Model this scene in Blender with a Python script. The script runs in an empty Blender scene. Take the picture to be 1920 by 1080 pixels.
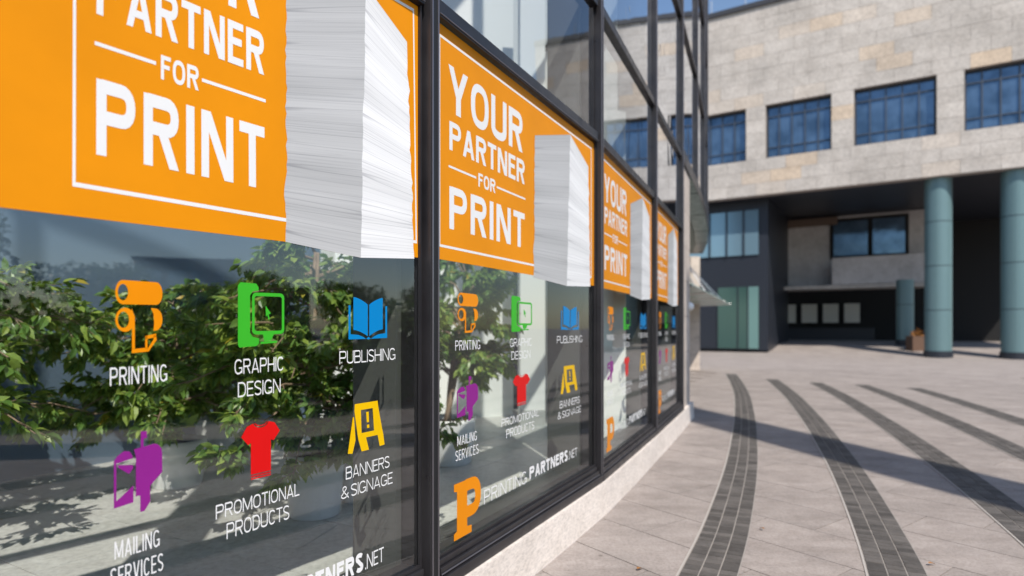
import bpy, math, random
from math import sin, cos, pi, sqrt, atan2, radians
from mathutils import Vector, Matrix

random.seed(11)
SC = bpy.context.scene
COL = SC.collection

# ------------------------------------------------------------------ camera, sky, sun, exposure
FPX = 1150.0                      # focal length in pixels of a 1920 px wide frame
cam_d = bpy.data.cameras.new('camera')
cam = bpy.data.objects.new('camera', cam_d)
COL.objects.link(cam)
cam.location = (0, 0, 1.5)
cam.rotation_euler = (pi / 2, 0, 0)
cam_d.sensor_fit = 'HORIZONTAL'
cam_d.sensor_width = 36.0
cam_d.lens = 36.0 * FPX / 1920.0
cam_d.shift_y = (615 - 540) / 1920.0
cam_d.clip_start = 0.05
cam_d.clip_end = 2000
cam_d.dof.use_dof = True
cam_d.dof.focus_distance = 2.6
cam_d.dof.aperture_fstop = 1.35
SC.camera = cam

SUN_EL = radians(50)
SX, SY = 0.2545, -0.967           # horizontal direction towards the sun
world = bpy.data.worlds.new('World')
SC.world = world
world.use_nodes = True
wn = world.node_tree
bg = wn.nodes['Background']
sky = wn.nodes.new('ShaderNodeTexSky')
sky.sky_type = 'NISHITA'
sky.sun_disc = False
sky.sun_elevation = SUN_EL
sky.sun_rotation = atan2(SX, SY)
sky.air_density = 1.1
sky.dust_density = 0.5
sky.ozone_density = 2.0
wn.links.new(sky.outputs[0], bg.inputs[0])
bg.inputs[1].default_value = 0.14
sun_d = bpy.data.lights.new('sun', 'SUN')
sun_d.energy = 4.6
sun_d.angle = radians(0.5)
sun_d.color = (1.0, 0.93, 0.84)
sun = bpy.data.objects.new('sun', sun_d)
COL.objects.link(sun)
tosun = Vector((SX * cos(SUN_EL), SY * cos(SUN_EL), sin(SUN_EL)))
sun.rotation_euler = tosun.to_track_quat('Z', 'Y').to_euler()
vs = SC.view_settings
vs.view_transform = 'Standard'
vs.look = 'None'
vs.gamma = 1
vs.use_curve_mapping = False
vs.exposure = 0.2
SC.cycles.max_bounces = 10
SC.cycles.transparent_max_bounces = 24
SC.cycles.glossy_bounces = 5
SC.cycles.diffuse_bounces = 4
SC.cycles.caustics_reflective = False
SC.cycles.caustics_refractive = False

# ------------------------------------------------------------------ materials
def mat(name, col=(.5, .5, .5), rough=.6, metal=0.0, spec=.5, coat=0.0):
    m = bpy.data.materials.new(name)
    m.use_nodes = True
    b = m.node_tree.nodes['Principled BSDF']
    b.inputs['Base Color'].default_value = (*col, 1)
    b.inputs['Roughness'].default_value = rough
    b.inputs['Metallic'].default_value = metal
    b.inputs['Specular IOR Level'].default_value = spec
    if coat:
        b.inputs['Coat Weight'].default_value = coat
        b.inputs['Coat Roughness'].default_value = .08
    return m

def N(m, kind, **kw):
    n = m.node_tree.nodes.new('ShaderNode' + kind)
    for k, v in kw.items():
        if k in n.inputs:
            n.inputs[k].default_value = v
        else:
            setattr(n, k, v)
    return n

def L(m, a, b):
    m.node_tree.links.new(a, b)

def bsdf(m):
    return m.node_tree.nodes['Principled BSDF']

def ramp(m, fac, stops):
    r = N(m, 'ValToRGB')
    e = r.color_ramp.elements
    while len(e) < len(stops):
        e.new(.5)
    for el, (p, c) in zip(e, stops):
        el.position = p
        el.color = (*c, 1) if len(c) == 3 else c
    L(m, fac, r.inputs[0])
    return r.outputs[0]

def mul(m, a, b, fac=1.0, mode='MULTIPLY'):
    x = N(m, 'MixRGB', blend_type=mode)
    x.inputs[0].default_value = fac
    L(m, a, x.inputs[1])
    L(m, b, x.inputs[2])
    return x.outputs[0]

def coords(m, scale=(1, 1, 1), rot=(0, 0, 0), kind='Object'):
    t = N(m, 'TexCoord')
    mp = N(m, 'Mapping')
    mp.inputs['Scale'].default_value = scale
    mp.inputs['Rotation'].default_value = rot
    if kind == 'World':
        g = N(m, 'NewGeometry')
        L(m, g.outputs['Position'], mp.inputs[0])
    else:
        L(m, t.outputs[kind], mp.inputs[0])
    return mp.outputs[0]

def noise(m, vec, scale, detail=6, rough=.6, dist=0.0):
    n = N(m, 'TexNoise')
    n.inputs['Scale'].default_value = scale
    n.inputs['Detail'].default_value = detail
    n.inputs['Roughness'].default_value = rough
    n.inputs['Distortion'].default_value = dist
    L(m, vec, n.inputs['Vector'])
    return n.outputs[0]

def bump(m, h, strength=.2, dist=.01):
    b = N(m, 'Bump')
    b.inputs['Strength'].default_value = strength
    b.inputs['Distance'].default_value = dist
    L(m, h, b.inputs['Height'])
    L(m, b.outputs[0], bsdf(m).inputs['Normal'])

def island(m):
    return N(m, 'NewGeometry').outputs['Random Per Island']

def objrand(m):
    return N(m, 'ObjectInfo').outputs['Random']

def stone(name, base, var, rough=.8, sc=1.0, stretch=(1, 1, 1), rnd='object', rot=(0, 0, 0), stain=.35, tint=None, spots=False):
    m = mat(name, base, rough, spec=.3)
    v = coords(m, stretch, rot, 'World')
    n1 = noise(m, v, 1.6 * sc, 8, .65)
    n2 = noise(m, v, 38 * sc, 5, .7)
    n3 = noise(m, v, 7 * sc, 4, .6, .6)
    dark = tuple(c * (1 - stain) for c in base)
    lite = tuple(min(1, c * (1 + stain * .7)) for c in base)
    c = ramp(m, n1, [(.28, dark), (.5, base), (.75, lite)])
    c = mul(m, c, ramp(m, n2, [(.3, (.72, .72, .72)), (.55, (1, 1, 1)), (.8, (1.12, 1.12, 1.12))]))
    c = mul(m, c, ramp(m, n3, [(.3, (.86, .85, .84)), (.6, (1, 1, 1))]))
    r = objrand(m) if rnd == 'object' else island(m)
    lo, hi = 1 - var, 1 + var * .6
    stops = [(0, (lo, lo, lo)), (1, (hi, hi, hi))]
    if tint:
        stops = [(0, (lo, lo, lo)), (.80, (1, 1, 1)), (.86, tint), (.93, (hi, hi, hi)), (1, (hi, hi, hi))]
    c = mul(m, c, ramp(m, r, stops))
    if spots:
        # trodden gum and small dark stains
        vo = N(m, 'TexVoronoi'); vo.inputs['Scale'].default_value = 2.3
        L(m, coords(m, (1, 1, 1), (0, 0, 0), 'World'), vo.inputs['Vector'])
        c = mul(m, c, ramp(m, vo.outputs['Distance'], [(.025, (.62, .60, .58)), (.045, (1, 1, 1))]))
        n5 = noise(m, coords(m, (.35, 2.2, 1), (0, 0, radians(-37)), 'World'), 1.7, 7, .7, .8)
        c = mul(m, c, ramp(m, n5, [(.35, (.86, .85, .84)), (.52, (1, 1, 1)), (.75, (1.07, 1.07, 1.07))]))
    L(m, c, bsdf(m).inputs['Base Color'])
    bump(m, n2, .25, .004)
    return m

M_frame = mat('dark_aluminium', (.022, .021, .024), .34, .25, .6)
v = coords(M_frame, (1, 1, 1), (0, 0, 0), 'World')
L(M_frame, ramp(M_frame, noise(M_frame, v, 9, 6), [(.3, (.27,) * 3), (.7, (.46,) * 3)]), bsdf(M_frame).inputs['Roughness'])
L(M_frame, ramp(M_frame, noise(M_frame, v, 3, 8), [(.3, (.018, .017, .020)), (.75, (.034, .032, .035))]), bsdf(M_frame).inputs['Base Color'])
M_trim = mat('bright_aluminium_edge', (.20, .19, .21), .3, .7)
M_gasket = mat('black_rubber', (.008, .008, .009), .6)

def glass(name, tint, boost, base, wob=.0016):
    m = bpy.data.materials.new(name)
    m.use_nodes = True
    nt = m.node_tree
    nt.nodes.remove(nt.nodes['Principled BSDF'])
    out = nt.nodes['Material Output']
    tr = N(m, 'BsdfTransparent')
    tr.inputs[0].default_value = (*tint, 1)
    gl = N(m, 'BsdfGlossy')
    gl.inputs['Roughness'].default_value = 0.0
    gl.inputs[0].default_value = (.93, .96, 1, 1)
    fr = N(m, 'Fresnel')
    fr.inputs[0].default_value = 1.5
    mm = N(m, 'Math', operation='MULTIPLY_ADD', use_clamp=True)
    mm.inputs[1].default_value = boost
    mm.inputs[2].default_value = base
    L(m, fr.outputs[0], mm.inputs[0])
    mx = N(m, 'MixShader')
    bk = N(m, 'NewGeometry')
    inv = N(m, 'Math', operation='SUBTRACT'); inv.inputs[0].default_value = 1.0
    L(m, bk.outputs['Backfacing'], inv.inputs[1])
    fm_ = N(m, 'Math', operation='MULTIPLY')
    L(m, mm.outputs[0], fm_.inputs[0]); L(m, inv.outputs[0], fm_.inputs[1])
    L(m, fm_.outputs[0], mx.inputs[0])
    L(m, tr.outputs[0], mx.inputs[1])
    L(m, gl.outputs[0], mx.inputs[2])
    L(m, mx.outputs[0], out.inputs[0])
    vv = coords(m, (1, 1, .7), (0, 0, 0), 'World')
    nn = noise(m, vv, 1.3, 2, .5)
    b = N(m, 'Bump')
    b.inputs['Strength'].default_value = 1.0
    b.inputs['Distance'].default_value = wob
    L(m, nn, b.inputs['Height'])
    L(m, b.outputs[0], gl.inputs['Normal'])
    return m

M_glass = glass('shop_glass', (.975, .99, .98), 1.1, .085)
M_glass2 = glass('shop_glass_far', (.975, .99, .978), 1.15, .0)
M_glass_up = glass('upper_glass', (.97, .98, .985), 1.5, .03, .003)
M_glass_up2 = glass('upper_glass_coated', (.93, .96, .97), 2.3, .03, .003)
M_canopy = mat('frosted_canopy_glass', (.40, .52, .48), .25, 0, .6)

def vinyl(name, col, rough=.32, grain=.06):
    m = mat(name, col, rough, spec=.14)
    vv = coords(m, (1, 1, 1), (0, 0, 0), 'World')
    nn = noise(m, vv, 2.2, 4)
    L(m, ramp(m, nn, [(.3, tuple(c * (1 - grain) for c in col)), (.7, tuple(min(1, c * (1 + grain)) for c in col))]), bsdf(m).inputs['Base Color'])
    return m

M_orange = vinyl('orange_vinyl', (.75, .265, .002), .45)
M_white = vinyl('white_vinyl', (.78, .78, .78), .4, .02)
M_iorange = vinyl('icon_orange_vinyl', (.80, .26, .002))
M_green = vinyl('icon_green_vinyl', (.045, .43, .025))
M_blue = vinyl('icon_blue_vinyl', (.002, .21, .52))
M_purple = vinyl('icon_purple_vinyl', (.25, .018, .23))
M_red = vinyl('icon_red_vinyl', (.66, .008, .008))
M_yellow = vinyl('icon_yellow_vinyl', (.78, .47, .002))

def paper(name, base, slant):
    # print of a sheaf of paper seen from its edge: u across, v up, both in metres of the print
    m = mat(name, (base,) * 3, .4, spec=.4)
    t = N(m, 'TexCoord')
    sep = N(m, 'SeparateXYZ')
    L(m, t.outputs['UV'], sep.inputs[0])
    def warped(su, sv, add):
        cb = N(m, 'CombineXYZ')
        a = N(m, 'Math', operation='MULTIPLY'); a.inputs[1].default_value = su
        L(m, sep.outputs[0], a.inputs[0]); L(m, a.outputs[0], cb.inputs[0])
        b = N(m, 'Math', operation='MULTIPLY'); b.inputs[1].default_value = sv
        L(m, sep.outputs[1], b.inputs[0])
        s = N(m, 'Math', operation='MULTIPLY'); s.inputs[1].default_value = slant * sv
        L(m, sep.outputs[0], s.inputs[0])
        c = N(m, 'Math', operation='ADD')
        L(m, b.outputs[0], c.inputs[0]); L(m, s.outputs[0], c.inputs[1])
        d = N(m, 'Math', operation='ADD'); d.inputs[1].default_value = add
        L(m, c.outputs[0], d.inputs[0]); L(m, d.outputs[0], cb.inputs[1])
        return cb.outputs[0]
    a = noise(m, warped(.16, 21, 0), 1.0, 0, .5)
    a2 = noise(m, warped(.22, 52, 11), 1.0, 1, .5)
    b = noise(m, warped(.18, 150, 7), 1.0, 2, .7)
    c = noise(m, warped(.3, 8, 3), 1.0, 1, .5)
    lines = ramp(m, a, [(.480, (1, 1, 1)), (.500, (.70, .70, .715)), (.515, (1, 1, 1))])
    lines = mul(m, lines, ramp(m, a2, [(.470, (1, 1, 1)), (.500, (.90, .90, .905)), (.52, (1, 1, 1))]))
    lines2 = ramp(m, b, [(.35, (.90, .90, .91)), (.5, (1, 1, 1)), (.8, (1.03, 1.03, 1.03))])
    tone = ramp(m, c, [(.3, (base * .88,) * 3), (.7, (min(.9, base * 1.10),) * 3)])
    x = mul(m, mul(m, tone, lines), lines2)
    L(m, x, bsdf(m).inputs['Base Color'])
    return m

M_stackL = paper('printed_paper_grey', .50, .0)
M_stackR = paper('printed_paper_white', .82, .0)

M_plinth = stone('plinth_limestone', (.79, .715, .65), .04, .75, .7, (1, 1, 2.6), stain=.10)
M_pier = stone('pier_limestone', (.60, .52, .455), .08, .8, 1.5, (1, 1, 1.6), stain=.2)
M_pave = stone('plaza_slab', (.350, .308, .284), .09, .75, 1.3, (1, 1, 1), stain=.20, spots=True)
M_pavefar = stone('plaza_far', (.350, .308, .284), .05, .8, .6, (1, 1, 1), rnd='island', stain=.22)
M_pavestuff = stone('plaza_slab_far', (.350, .308, .284), .09, .75, 1.3, (1, 1, 1), rnd='island', stain=.20, spots=True)
M_grout = mat('grout', (.15, .13, .12), .9)
M_sett = stone('dark_sett', (.118, .108, .100), .34, .7, 3.0, (1, 1, 1), stain=.35)
M_settstuff = stone('dark_sett_far', (.118, .108, .100), .34, .7, 3.0, (1, 1, 1), rnd='island', stain=.35)
M_settgrout = mat('sett_grout', (.31, .285, .26), .9)
M_facade = stone('facade_limestone', (.555, .512, .468), .075, .85, .22, (1, 1, 1.2), stain=.24, tint=(1.12, .97, .80))
M_facadecore = mat('facade_joint', (.36, .32, .29), .9)
M_darkclad = mat('navy_cladding', (.018, .022, .032), .45, .1)
M_recess = stone('recess_stone', (.62, .60, .60), .1, .85, .4, (1, 1, 1), stain=.25)
M_black = mat('black_opening', (.008, .008, .009), .8)
M_brownsof = mat('brown_soffit', (.15, .105, .08), .7)
M_teal = mat('teal_painted_steel', (.13, .215, .23), .38, .2)
M_farglass = mat('blue_facade_glass', (.10, .17, .26), .08, .6)
vg = coords(M_farglass, (1, 1, 1), (0, 0, 0), 'World')
L(M_farglass, ramp(M_farglass, noise(M_farglass, vg, .9, 3), [(.35, (.055, .10, .16)), (.6, (.11, .18, .27))]), bsdf(M_farglass).inputs['Base Color'])  # noise tones in the base colour stand in for uneven reflections
bump(M_farglass, noise(M_farglass, vg, 1.1, 1), .5, .02)
M_paleglass = mat('pale_glass', (.20, .32, .40), .15, .4)
M_tealglass = mat('teal_glass', (.05, .105, .095), .15, .2)
M_paleteal = mat('pale_teal_glass', (.15, .27, .26), .2, .2)
M_floor = stone('interior_tile', (.64, .64, .61), .04, .35, .7, (1, 1, 1), stain=.08)
M_flooredge = stone('interior_edge_tile', (.34, .35, .33), .05, .4, .7, (1, 1, 1), stain=.1)
M_wallin = mat('interior_white_paint', (.86, .87, .84), .6)
M_wallgrey = mat('interior_grey_paint', (.42, .43, .41), .6)
M_skyrefl = mat('wall_sky_reflection_tint', (.115, .165, .225), .6)  # blue of the sky mirrored in the glass, put into the wall colour
M_ceil = mat('interior_ceiling', (.70, .72, .72), .7)
M_fin = mat('dark_grey_fin', (.085, .088, .085), .5)
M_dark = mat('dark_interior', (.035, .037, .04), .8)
M_soffit = mat('entrance_soffit', (.20, .17, .145), .6)
M_pot = mat('white_ceramic', (.80, .80, .79), .3)
M_soil = mat('soil', (.03, .022, .015), .95)
M_metal = mat('grille_metal', (.30, .31, .31), .35, .8)
M_steel = mat('steel_rod', (.45, .45, .45), .3, .9)
M_bark = mat('bark', (.27, .19, .125), .85)
vv = coords(M_bark, (1, 1, .25), (0, 0, 0), 'World')
nb = noise(M_bark, vv, 45, 6, .7)
L(M_bark, ramp(M_bark, nb, [(.3, (.13, .085, .055)), (.7, (.40, .29, .20))]), bsdf(M_bark).inputs['Base Color'])
bump(M_bark, nb, .5, .01)

def leafmat(name, a, b, c, spec=.5, rough=.35):
    m = mat(name, a, rough, spec=spec)
    r = island(m)
    o = objrand(m)
    ad = N(m, 'Math', operation='ADD'); L(m, r, ad.inputs[0]); L(m, o, ad.inputs[1])
    fr = N(m, 'Math', operation='FRACT'); L(m, ad.outputs[0], fr.inputs[0])
    L(m, ramp(m, fr.outputs[0], [(0, a), (.55, b), (.90, c), (.985, c), (1, (.45, .30, .02))]), bsdf(m).inputs['Base Color'])
    bsdf(m).inputs['Transmission Weight'].default_value = 0
    bsdf(m).inputs['Subsurface Weight'].default_value = 0
    out = m.node_tree.nodes['Material Output']
    tl = N(m, 'BsdfTranslucent')
    tl.inputs[0].default_value = (c[0] * 1.6, c[1] * 1.6, c[2], 1)
    mx = N(m, 'MixShader'); mx.inputs[0].default_value = .22
    L(m, bsdf(m).outputs[0], mx.inputs[1]); L(m, tl.outputs[0], mx.inputs[2])
    L(m, mx.outputs[0], out.inputs[0])
    return m

M_leaf = leafmat('ficus_leaf', (.065, .150, .036), (.14, .25, .055), (.28, .37, .07))
M_hedge = leafmat('hedge_leaf', (.030, .085, .022), (.065, .14, .035), (.13, .20, .05))
M_tree = leafmat('tree_leaf', (.028, .060, .020), (.05, .095, .03), (.08, .13, .04))
M_deadleaf = mat('dead_leaf', (.30, .13, .03), .7)
M_skin = mat('skin', (.50, .32, .24), .6)
M_pink = mat('pink_top', (.55, .22, .26), .8)
M_trousers = mat('dark_trousers', (.02, .02, .03), .8)
M_concrete = stone('column_concrete', (.34, .33, .31), .05, .85, .6, (1, 1, .5), stain=.15)
M_farwall = mat('far_dark_wall', (.055, .06, .065), .7)
M_bar = mat('window_bar_paint', (.045, .06, .085), .5)
M_coping = mat('roof_coping', (.05, .05, .055), .5, .3)
M_planter = mat('rust_planter', (.13, .075, .05), .8)
M_panelprint = mat('pale_wall_panel', (.62, .60, .54), .6)

# ------------------------------------------------------------------ object helpers
class MB:
    def __init__(self):
        self.v, self.f, self.mi, self.uv = [], [], [], None
    def quad(self, a, b, c, d, mi=0):
        i = len(self.v)
        self.v += [a, b, c, d]
        self.f.append((i, i + 1, i + 2, i + 3)); self.mi.append(mi)
    def poly(self, pts, mi=0):
        i = len(self.v)
        self.v += list(pts)
        self.f.append(tuple(range(i, i + len(pts)))); self.mi.append(mi)
    def hexa(self, p, mi=0):
        # p: 4 bottom points then 4 top points, same order
        i = len(self.v)
        self.v += list(p)
        for q in ((3, 2, 1, 0), (4, 5, 6, 7), (0, 1, 5, 4), (1, 2, 6, 5), (2, 3, 7, 6), (3, 0, 4, 7)):
            self.f.append(tuple(i + k for k in q)); self.mi.append(mi)
    def prism(self, pts, z0, z1, mi=0):
        n = len(pts); i = len(self.v)
        if sum(pts[k][0] * pts[(k + 1) % n][1] - pts[(k + 1) % n][0] * pts[k][1] for k in range(n)) < 0:
            pts = list(pts)[::-1]
        self.v += [(p[0], p[1], z0) for p in pts] + [(p[0], p[1], z1) for p in pts]
        self.f.append(tuple(i + n - 1 - k for k in range(n))); self.mi.append(mi)
        self.f.append(tuple(i + n + k for k in range(n))); self.mi.append(mi)
        for k in range(n):
            j = (k + 1) % n
            self.f.append((i + k, i + j, i + n + j, i + n + k)); self.mi.append(mi)
    def tube(self, pts, radii, seg=8, mi=0, cap=True):
        base = len(self.v)
        for k, p in enumerate(pts):
            p = Vector(p)
            a = Vector(pts[max(0, k - 1)]); b = Vector(pts[min(len(pts) - 1, k + 1)])
            d = (b - a).normalized()
            up = Vector((0, 0, 1)) if abs(d.z) < .9 else Vector((1, 0, 0))
            x = d.cross(up).normalized(); y = d.cross(x).normalized()
            r = radii[k] if isinstance(radii, (list, tuple)) else radii
            for q in range(seg):
                an = 2 * pi * q / seg
                self.v.append(tuple(p + x * (cos(an) * r) + y * (sin(an) * r)))
        for k in range(len(pts) - 1):
            for q in range(seg):
                a = base + k * seg + q; b = base + k * seg + (q + 1) % seg
                self.f.append((a, b, b + seg, a + seg)); self.mi.append(mi)
        if cap:
            self.f.append(tuple(base + q for q in reversed(range(seg)))); self.mi.append(mi)
            e = base + (len(pts) - 1) * seg
            self.f.append(tuple(e + q for q in range(seg))); self.mi.append(mi)

def wloc(o):
    p = Vector((0, 0, 0))
    while o is not None:
        p += o.location; o = o.parent
    return p

def obj(name, mb, mats, parent=None, smooth=False, local=False, **props):
    """link a mesh object; vertices are given in world coordinates unless local"""
    off = Vector((0, 0, 0)) if (local or parent is None) else wloc(parent)
    me = bpy.data.meshes.new(name)
    me.from_pydata([tuple(Vector(q) - off) for q in mb.v], [], mb.f)
    if not isinstance(mats, (list, tuple)):
        mats = [mats]
    for m in mats:
        me.materials.append(m)
    if len(mats) > 1:
        me.polygons.foreach_set('material_index', mb.mi)
    if smooth:
        me.polygons.foreach_set('use_smooth', [True] * len(me.polygons))
    if mb.uv is not None:
        uvl = me.uv_layers.new(name='UVMap')
        for lp in me.loops:
            uvl.data[lp.index].uv = mb.uv[lp.vertex_index]
    me.update()
    o = bpy.data.objects.new(name, me)
    COL.objects.link(o)
    o.parent = parent
    for k, v_ in props.items():
        o[k] = v_
    return o

def bevel(o, w=.004, seg=2):
    md = o.modifiers.new('edge', 'BEVEL')
    md.width = w; md.segments = seg; md.limit_method = 'ANGLE'; md.angle_limit = radians(40)
    return o

def thing(name, loc, label, cat, group=None, parent=None):
    e = bpy.data.objects.new(name, None)
    e.empty_display_size = .1
    COL.objects.link(e)
    e.location = loc
    e['label'] = label; e['category'] = cat
    if group:
        e['group'] = group
    return e

# ------------------------------------------------------------------ the plan of the curved shopfront
OFF1 = .16                       # the nearest bay reaches this much further towards the camera than the artwork's zero
M = {0: (-1.291 - .5417 * OFF1, 1.522 - .8406 * OFF1), 1: (-.403, 2.9), 2: (.687, 5.0), 3: (1.65, 7.2), 4: (2.561, 9.35)}
def step(p, ang, ln):
    return (p[0] + sin(radians(ang)) * ln, p[1] + cos(radians(ang)) * ln)
M[-1] = step(M[0], 37.5, -2.37)
M[-2] = step(M[-1], 41.0, -2.37)
for k, a in ((5, 22.0), (6, 20.6), (7, 19.2), (8, 17.2), (9, 14.6)):
    M[k] = step(M[k - 1], a, 2.37)
ZB, ZT, ZT2, ZU = .375, 3.00, 4.13, 6.25      # glass bottom, top of shop glass, second and third transoms

def frame_of(w):
    a, b = Vector(M[w - 1]), Vector(M[w])
    t = (b - a); ln = t.length; t.normalize()
    return a, t, Vector((t.y, -t.x)), ln
def P(w, s, n, z):
    a, t, nn, ln = frame_of(w)
    q = a + t * s + nn * n
    return (q.x, q.y, z)
def vnorm(k):
    ts = []
    for w in (k, k + 1):
        if (w - 1) in M and w in M:
            ts.append(frame_of(w)[2])
    n = sum(ts, Vector((0, 0))); n.normalize()
    return n
def off(k, d):
    n = vnorm(k)
    return (M[k][0] + n.x * d, M[k][1] + n.y * d)
def fbox(mb, w, s0, s1, n0, n1, z0, z1, mi=0):
    mb.hexa([P(w, s0, n1, z0), P(w, s1, n1, z0), P(w, s1, n0, z0), P(w, s0, n0, z0),
             P(w, s0, n1, z1), P(w, s1, n1, z1), P(w, s1, n0, z1), P(w, s0, n0, z1)], mi)

# ------------------------------------------------------------------ ground
FD = Vector((-.85, .527)).normalized()        # along the far stone facade, away from the camera
FN = Vector((FD.y, -FD.x))                    # into the far building
F0 = Vector((20.87, 30.0))
def FP(t, d, z):
    q = F0 + FD * t + FN * d
    return (q.x, q.y, z)
def gz(x, y):
    d = (Vector((x, y)) - F0).dot(FN)
    k = min(1, max(0, (d + 1) / 9.0))
    return .62 * k * k * (3 - 2 * k)

g = MB()
ds = [-420, -120, -60, -40, -25, -15, -8, -4, -2, -1, 0, 1, 2, 3, 4, 5, 6, 7, 8, 12, 20, 60, 400]
ts = [-400, -100, -40, -20, -10, 0, 10, 20, 40, 100, 400]
for i, d in enumerate(ds):
    for t in ts:
        q = FP(t, d, 0)
        g.v.append((q[0], q[1], gz(q[0], q[1]) - .02))
nt_ = len(ts)
for i in range(len(ds) - 1):
    for j in range(nt_ - 1):
        a = i * nt_ + j
        g.f.append((a, a + 1, a + nt_ + 1, a + nt_)); g.mi.append(0)
obj('plaza_ground', g, M_pavefar, smooth=True, kind='structure', label='pale pinkish stone plaza ground')

# stone slabs: courses run diagonally to the bands
E1 = Vector((.60, -.80)); E2 = Vector((.80, .60))
def s1x(z):     # centre line of the first band (x as a function of y)
    pts = [(-6, -4.2), (0, -.85), (2, .345), (3.71, 1.187), (4.637, 1.625), (6.41, 2.391), (7.986, 3.024), (10.58, 4.016), (14.62, 5.45), (20.78, 7.36), (26, 8.75)]
    for (a, xa), (b, xb) in zip(pts, pts[1:]):
        if z <= b:
            i = pts.index((a, xa))
            p0 = pts[max(0, i - 1)]; p3 = pts[min(len(pts) - 1, i + 2)]
            m1 = (xb - p0[1]) / (b - p0[0]); m2 = (p3[1] - xa) / (p3[0] - a)
            h = b - a; u = (z - a) / h
            return ((2*u**3 - 3*u**2 + 1) * xa + (u**3 - 2*u**2 + u) * h * m1 + (-2*u**3 + 3*u**2) * xb + (u**3 - u**2) * h * m2)
    return pts[-1][1]
arc = []
zz = -5.0; acc = 0.0; last = None
while zz < 21.2:
    p = Vector((s1x(zz), zz))
    if last is not None:
        acc += (p - last).length
    arc.append((acc, p)); last = p
    zz += .05
def arcp(s):
    lo = min(len(arc) - 2, max(0, int(s / arc[-1][0] * (len(arc) - 1)) - 2))
    while lo > 0 and arc[lo][0] > s: lo -= 1
    while lo < len(arc) - 2 and arc[lo + 1][0] < s: lo += 1
    a, b = arc[lo], arc[lo + 1]
    u = (s - a[0]) / (b[0] - a[0])
    a4, b4 = arc[max(0, lo - 6)], arc[min(len(arc) - 1, lo + 7)]
    t = (b4[1] - a4[1]).normalized()
    return a[1].lerp(b[1], u), t
def band_pt(s, n):
    p, t = arcp(s)
    return p + Vector((t.y, -t.x)) * n

pav = bpy.data.objects.new('plaza_paving', None)
COL.objects.link(pav); pav['kind'] = 'structure'; pav['label'] = 'large stone slabs paving the plaza'
far = MB()
CW, CL, GAP = .525, 1.25, .004
nslab = 0
rs = random.Random(5)
for i in range(-14, 46):
    e2c = i * CW + .06
    sh = (i * .37) % CL
    for j in range(-24, 20):
        e1c = j * CL + sh
        c = E1 * e1c + E2 * e2c
        if not (c.y > -5 and c.y < 22.5):
            continue
        wall_x = -.403 + (c.y - 2.9) * .47 - 1.7
        if c.x < wall_x or c.x > 15.5 - max(0, 6 - c.y) * .9:
            continue
        if (Vector((c.x, c.y)) - F0).dot(FN) > -2.2:
            continue
        a = E1 * (CL / 2 - GAP); b = E2 * (CW / 2 - GAP)
        q = [c - a - b, c + a - b, c + a + b, c - a + b]
        z1 = rs.uniform(-.0012, .0012)
        inview = c.y > 2.6 and c.x < c.y * .86 + 1.1 and c.y < 10.2
        mb = MB() if inview else far
        mb.prism([(p.x, p.y) for p in q], -.018, z1)
        if inview:
            o = obj('paving_slab', mb, M_pave, pav); nslab += 1
obj('paving_slabs', far, M_pavestuff, pav, kind='stuff')

# dark sett bands
for k in range(5):
    o0 = k * 1.035
    root = bpy.data.objects.new('sett_band', None)
    COL.objects.link(root); root['kind'] = 'structure'
    root['label'] = 'curved dark stone band set into the plaza'
    bed = MB(); stf = MB()
    s_end = arc[-1][0] - 1.2 - (0, 1.9, 2.6, 3.0, 3.6)[k]
    s = 0.3
    prev = None
    while s < s_end:
        a0, a1 = band_pt(s, o0 - .163), band_pt(s, o0 + .163)
        if prev:
            bed.quad((prev[0].x, prev[0].y, .0035), (prev[1].x, prev[1].y, .0035), (a1.x, a1.y, .0035), (a0.x, a0.y, .0035))
        prev = (a0, a1)
        s += .3
    obj('bed', bed, M_settgrout, root)
    s = .3
    while s < s_end - .1:
        ln = rs.uniform(.062, .082)
        for c in range(3):
            n0 = o0 - .157 + c * .1075; n1 = n0 + .0985
            q = [band_pt(s + .003, n0), band_pt(s + .003, n1), band_pt(s + ln - .003, n1), band_pt(s + ln - .003, n0)]
            cy = q[0].y; cx = q[0].x
            single = k < 2 and 3.45 < cy < (6.75 if k == 0 else 6.3)
            mb = MB() if single else stf
            mb.prism([(p.x, p.y) for p in q], .0, .0075 + rs.uniform(-.0012, .0012))
            if single:
                obj('sett', mb, M_sett, root)
        s += ln
    obj('setts', stf, M_settstuff, root, kind='stuff')
    ed = MB()
    s = .3; prev = None
    while s < s_end:
        a0, a1 = band_pt(s, o0 - .176), band_pt(s, o0 - .164)
        if prev:
            ed.quad((prev[0].x, prev[0].y, .006), (prev[1].x, prev[1].y, .006), (a1.x, a1.y, .006), (a0.x, a0.y, .006))
        prev = (a0, a1); s += .3
    obj('edging', ed, mat('band_edging', (.42, .39, .36), .7), root)

# ------------------------------------------------------------------ shopfront building
B = thing('curved_shop_building', (M[2][0], M[2][1], 0), 'curved dark framed glass shop building on a pale stone plinth', 'building')

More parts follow.
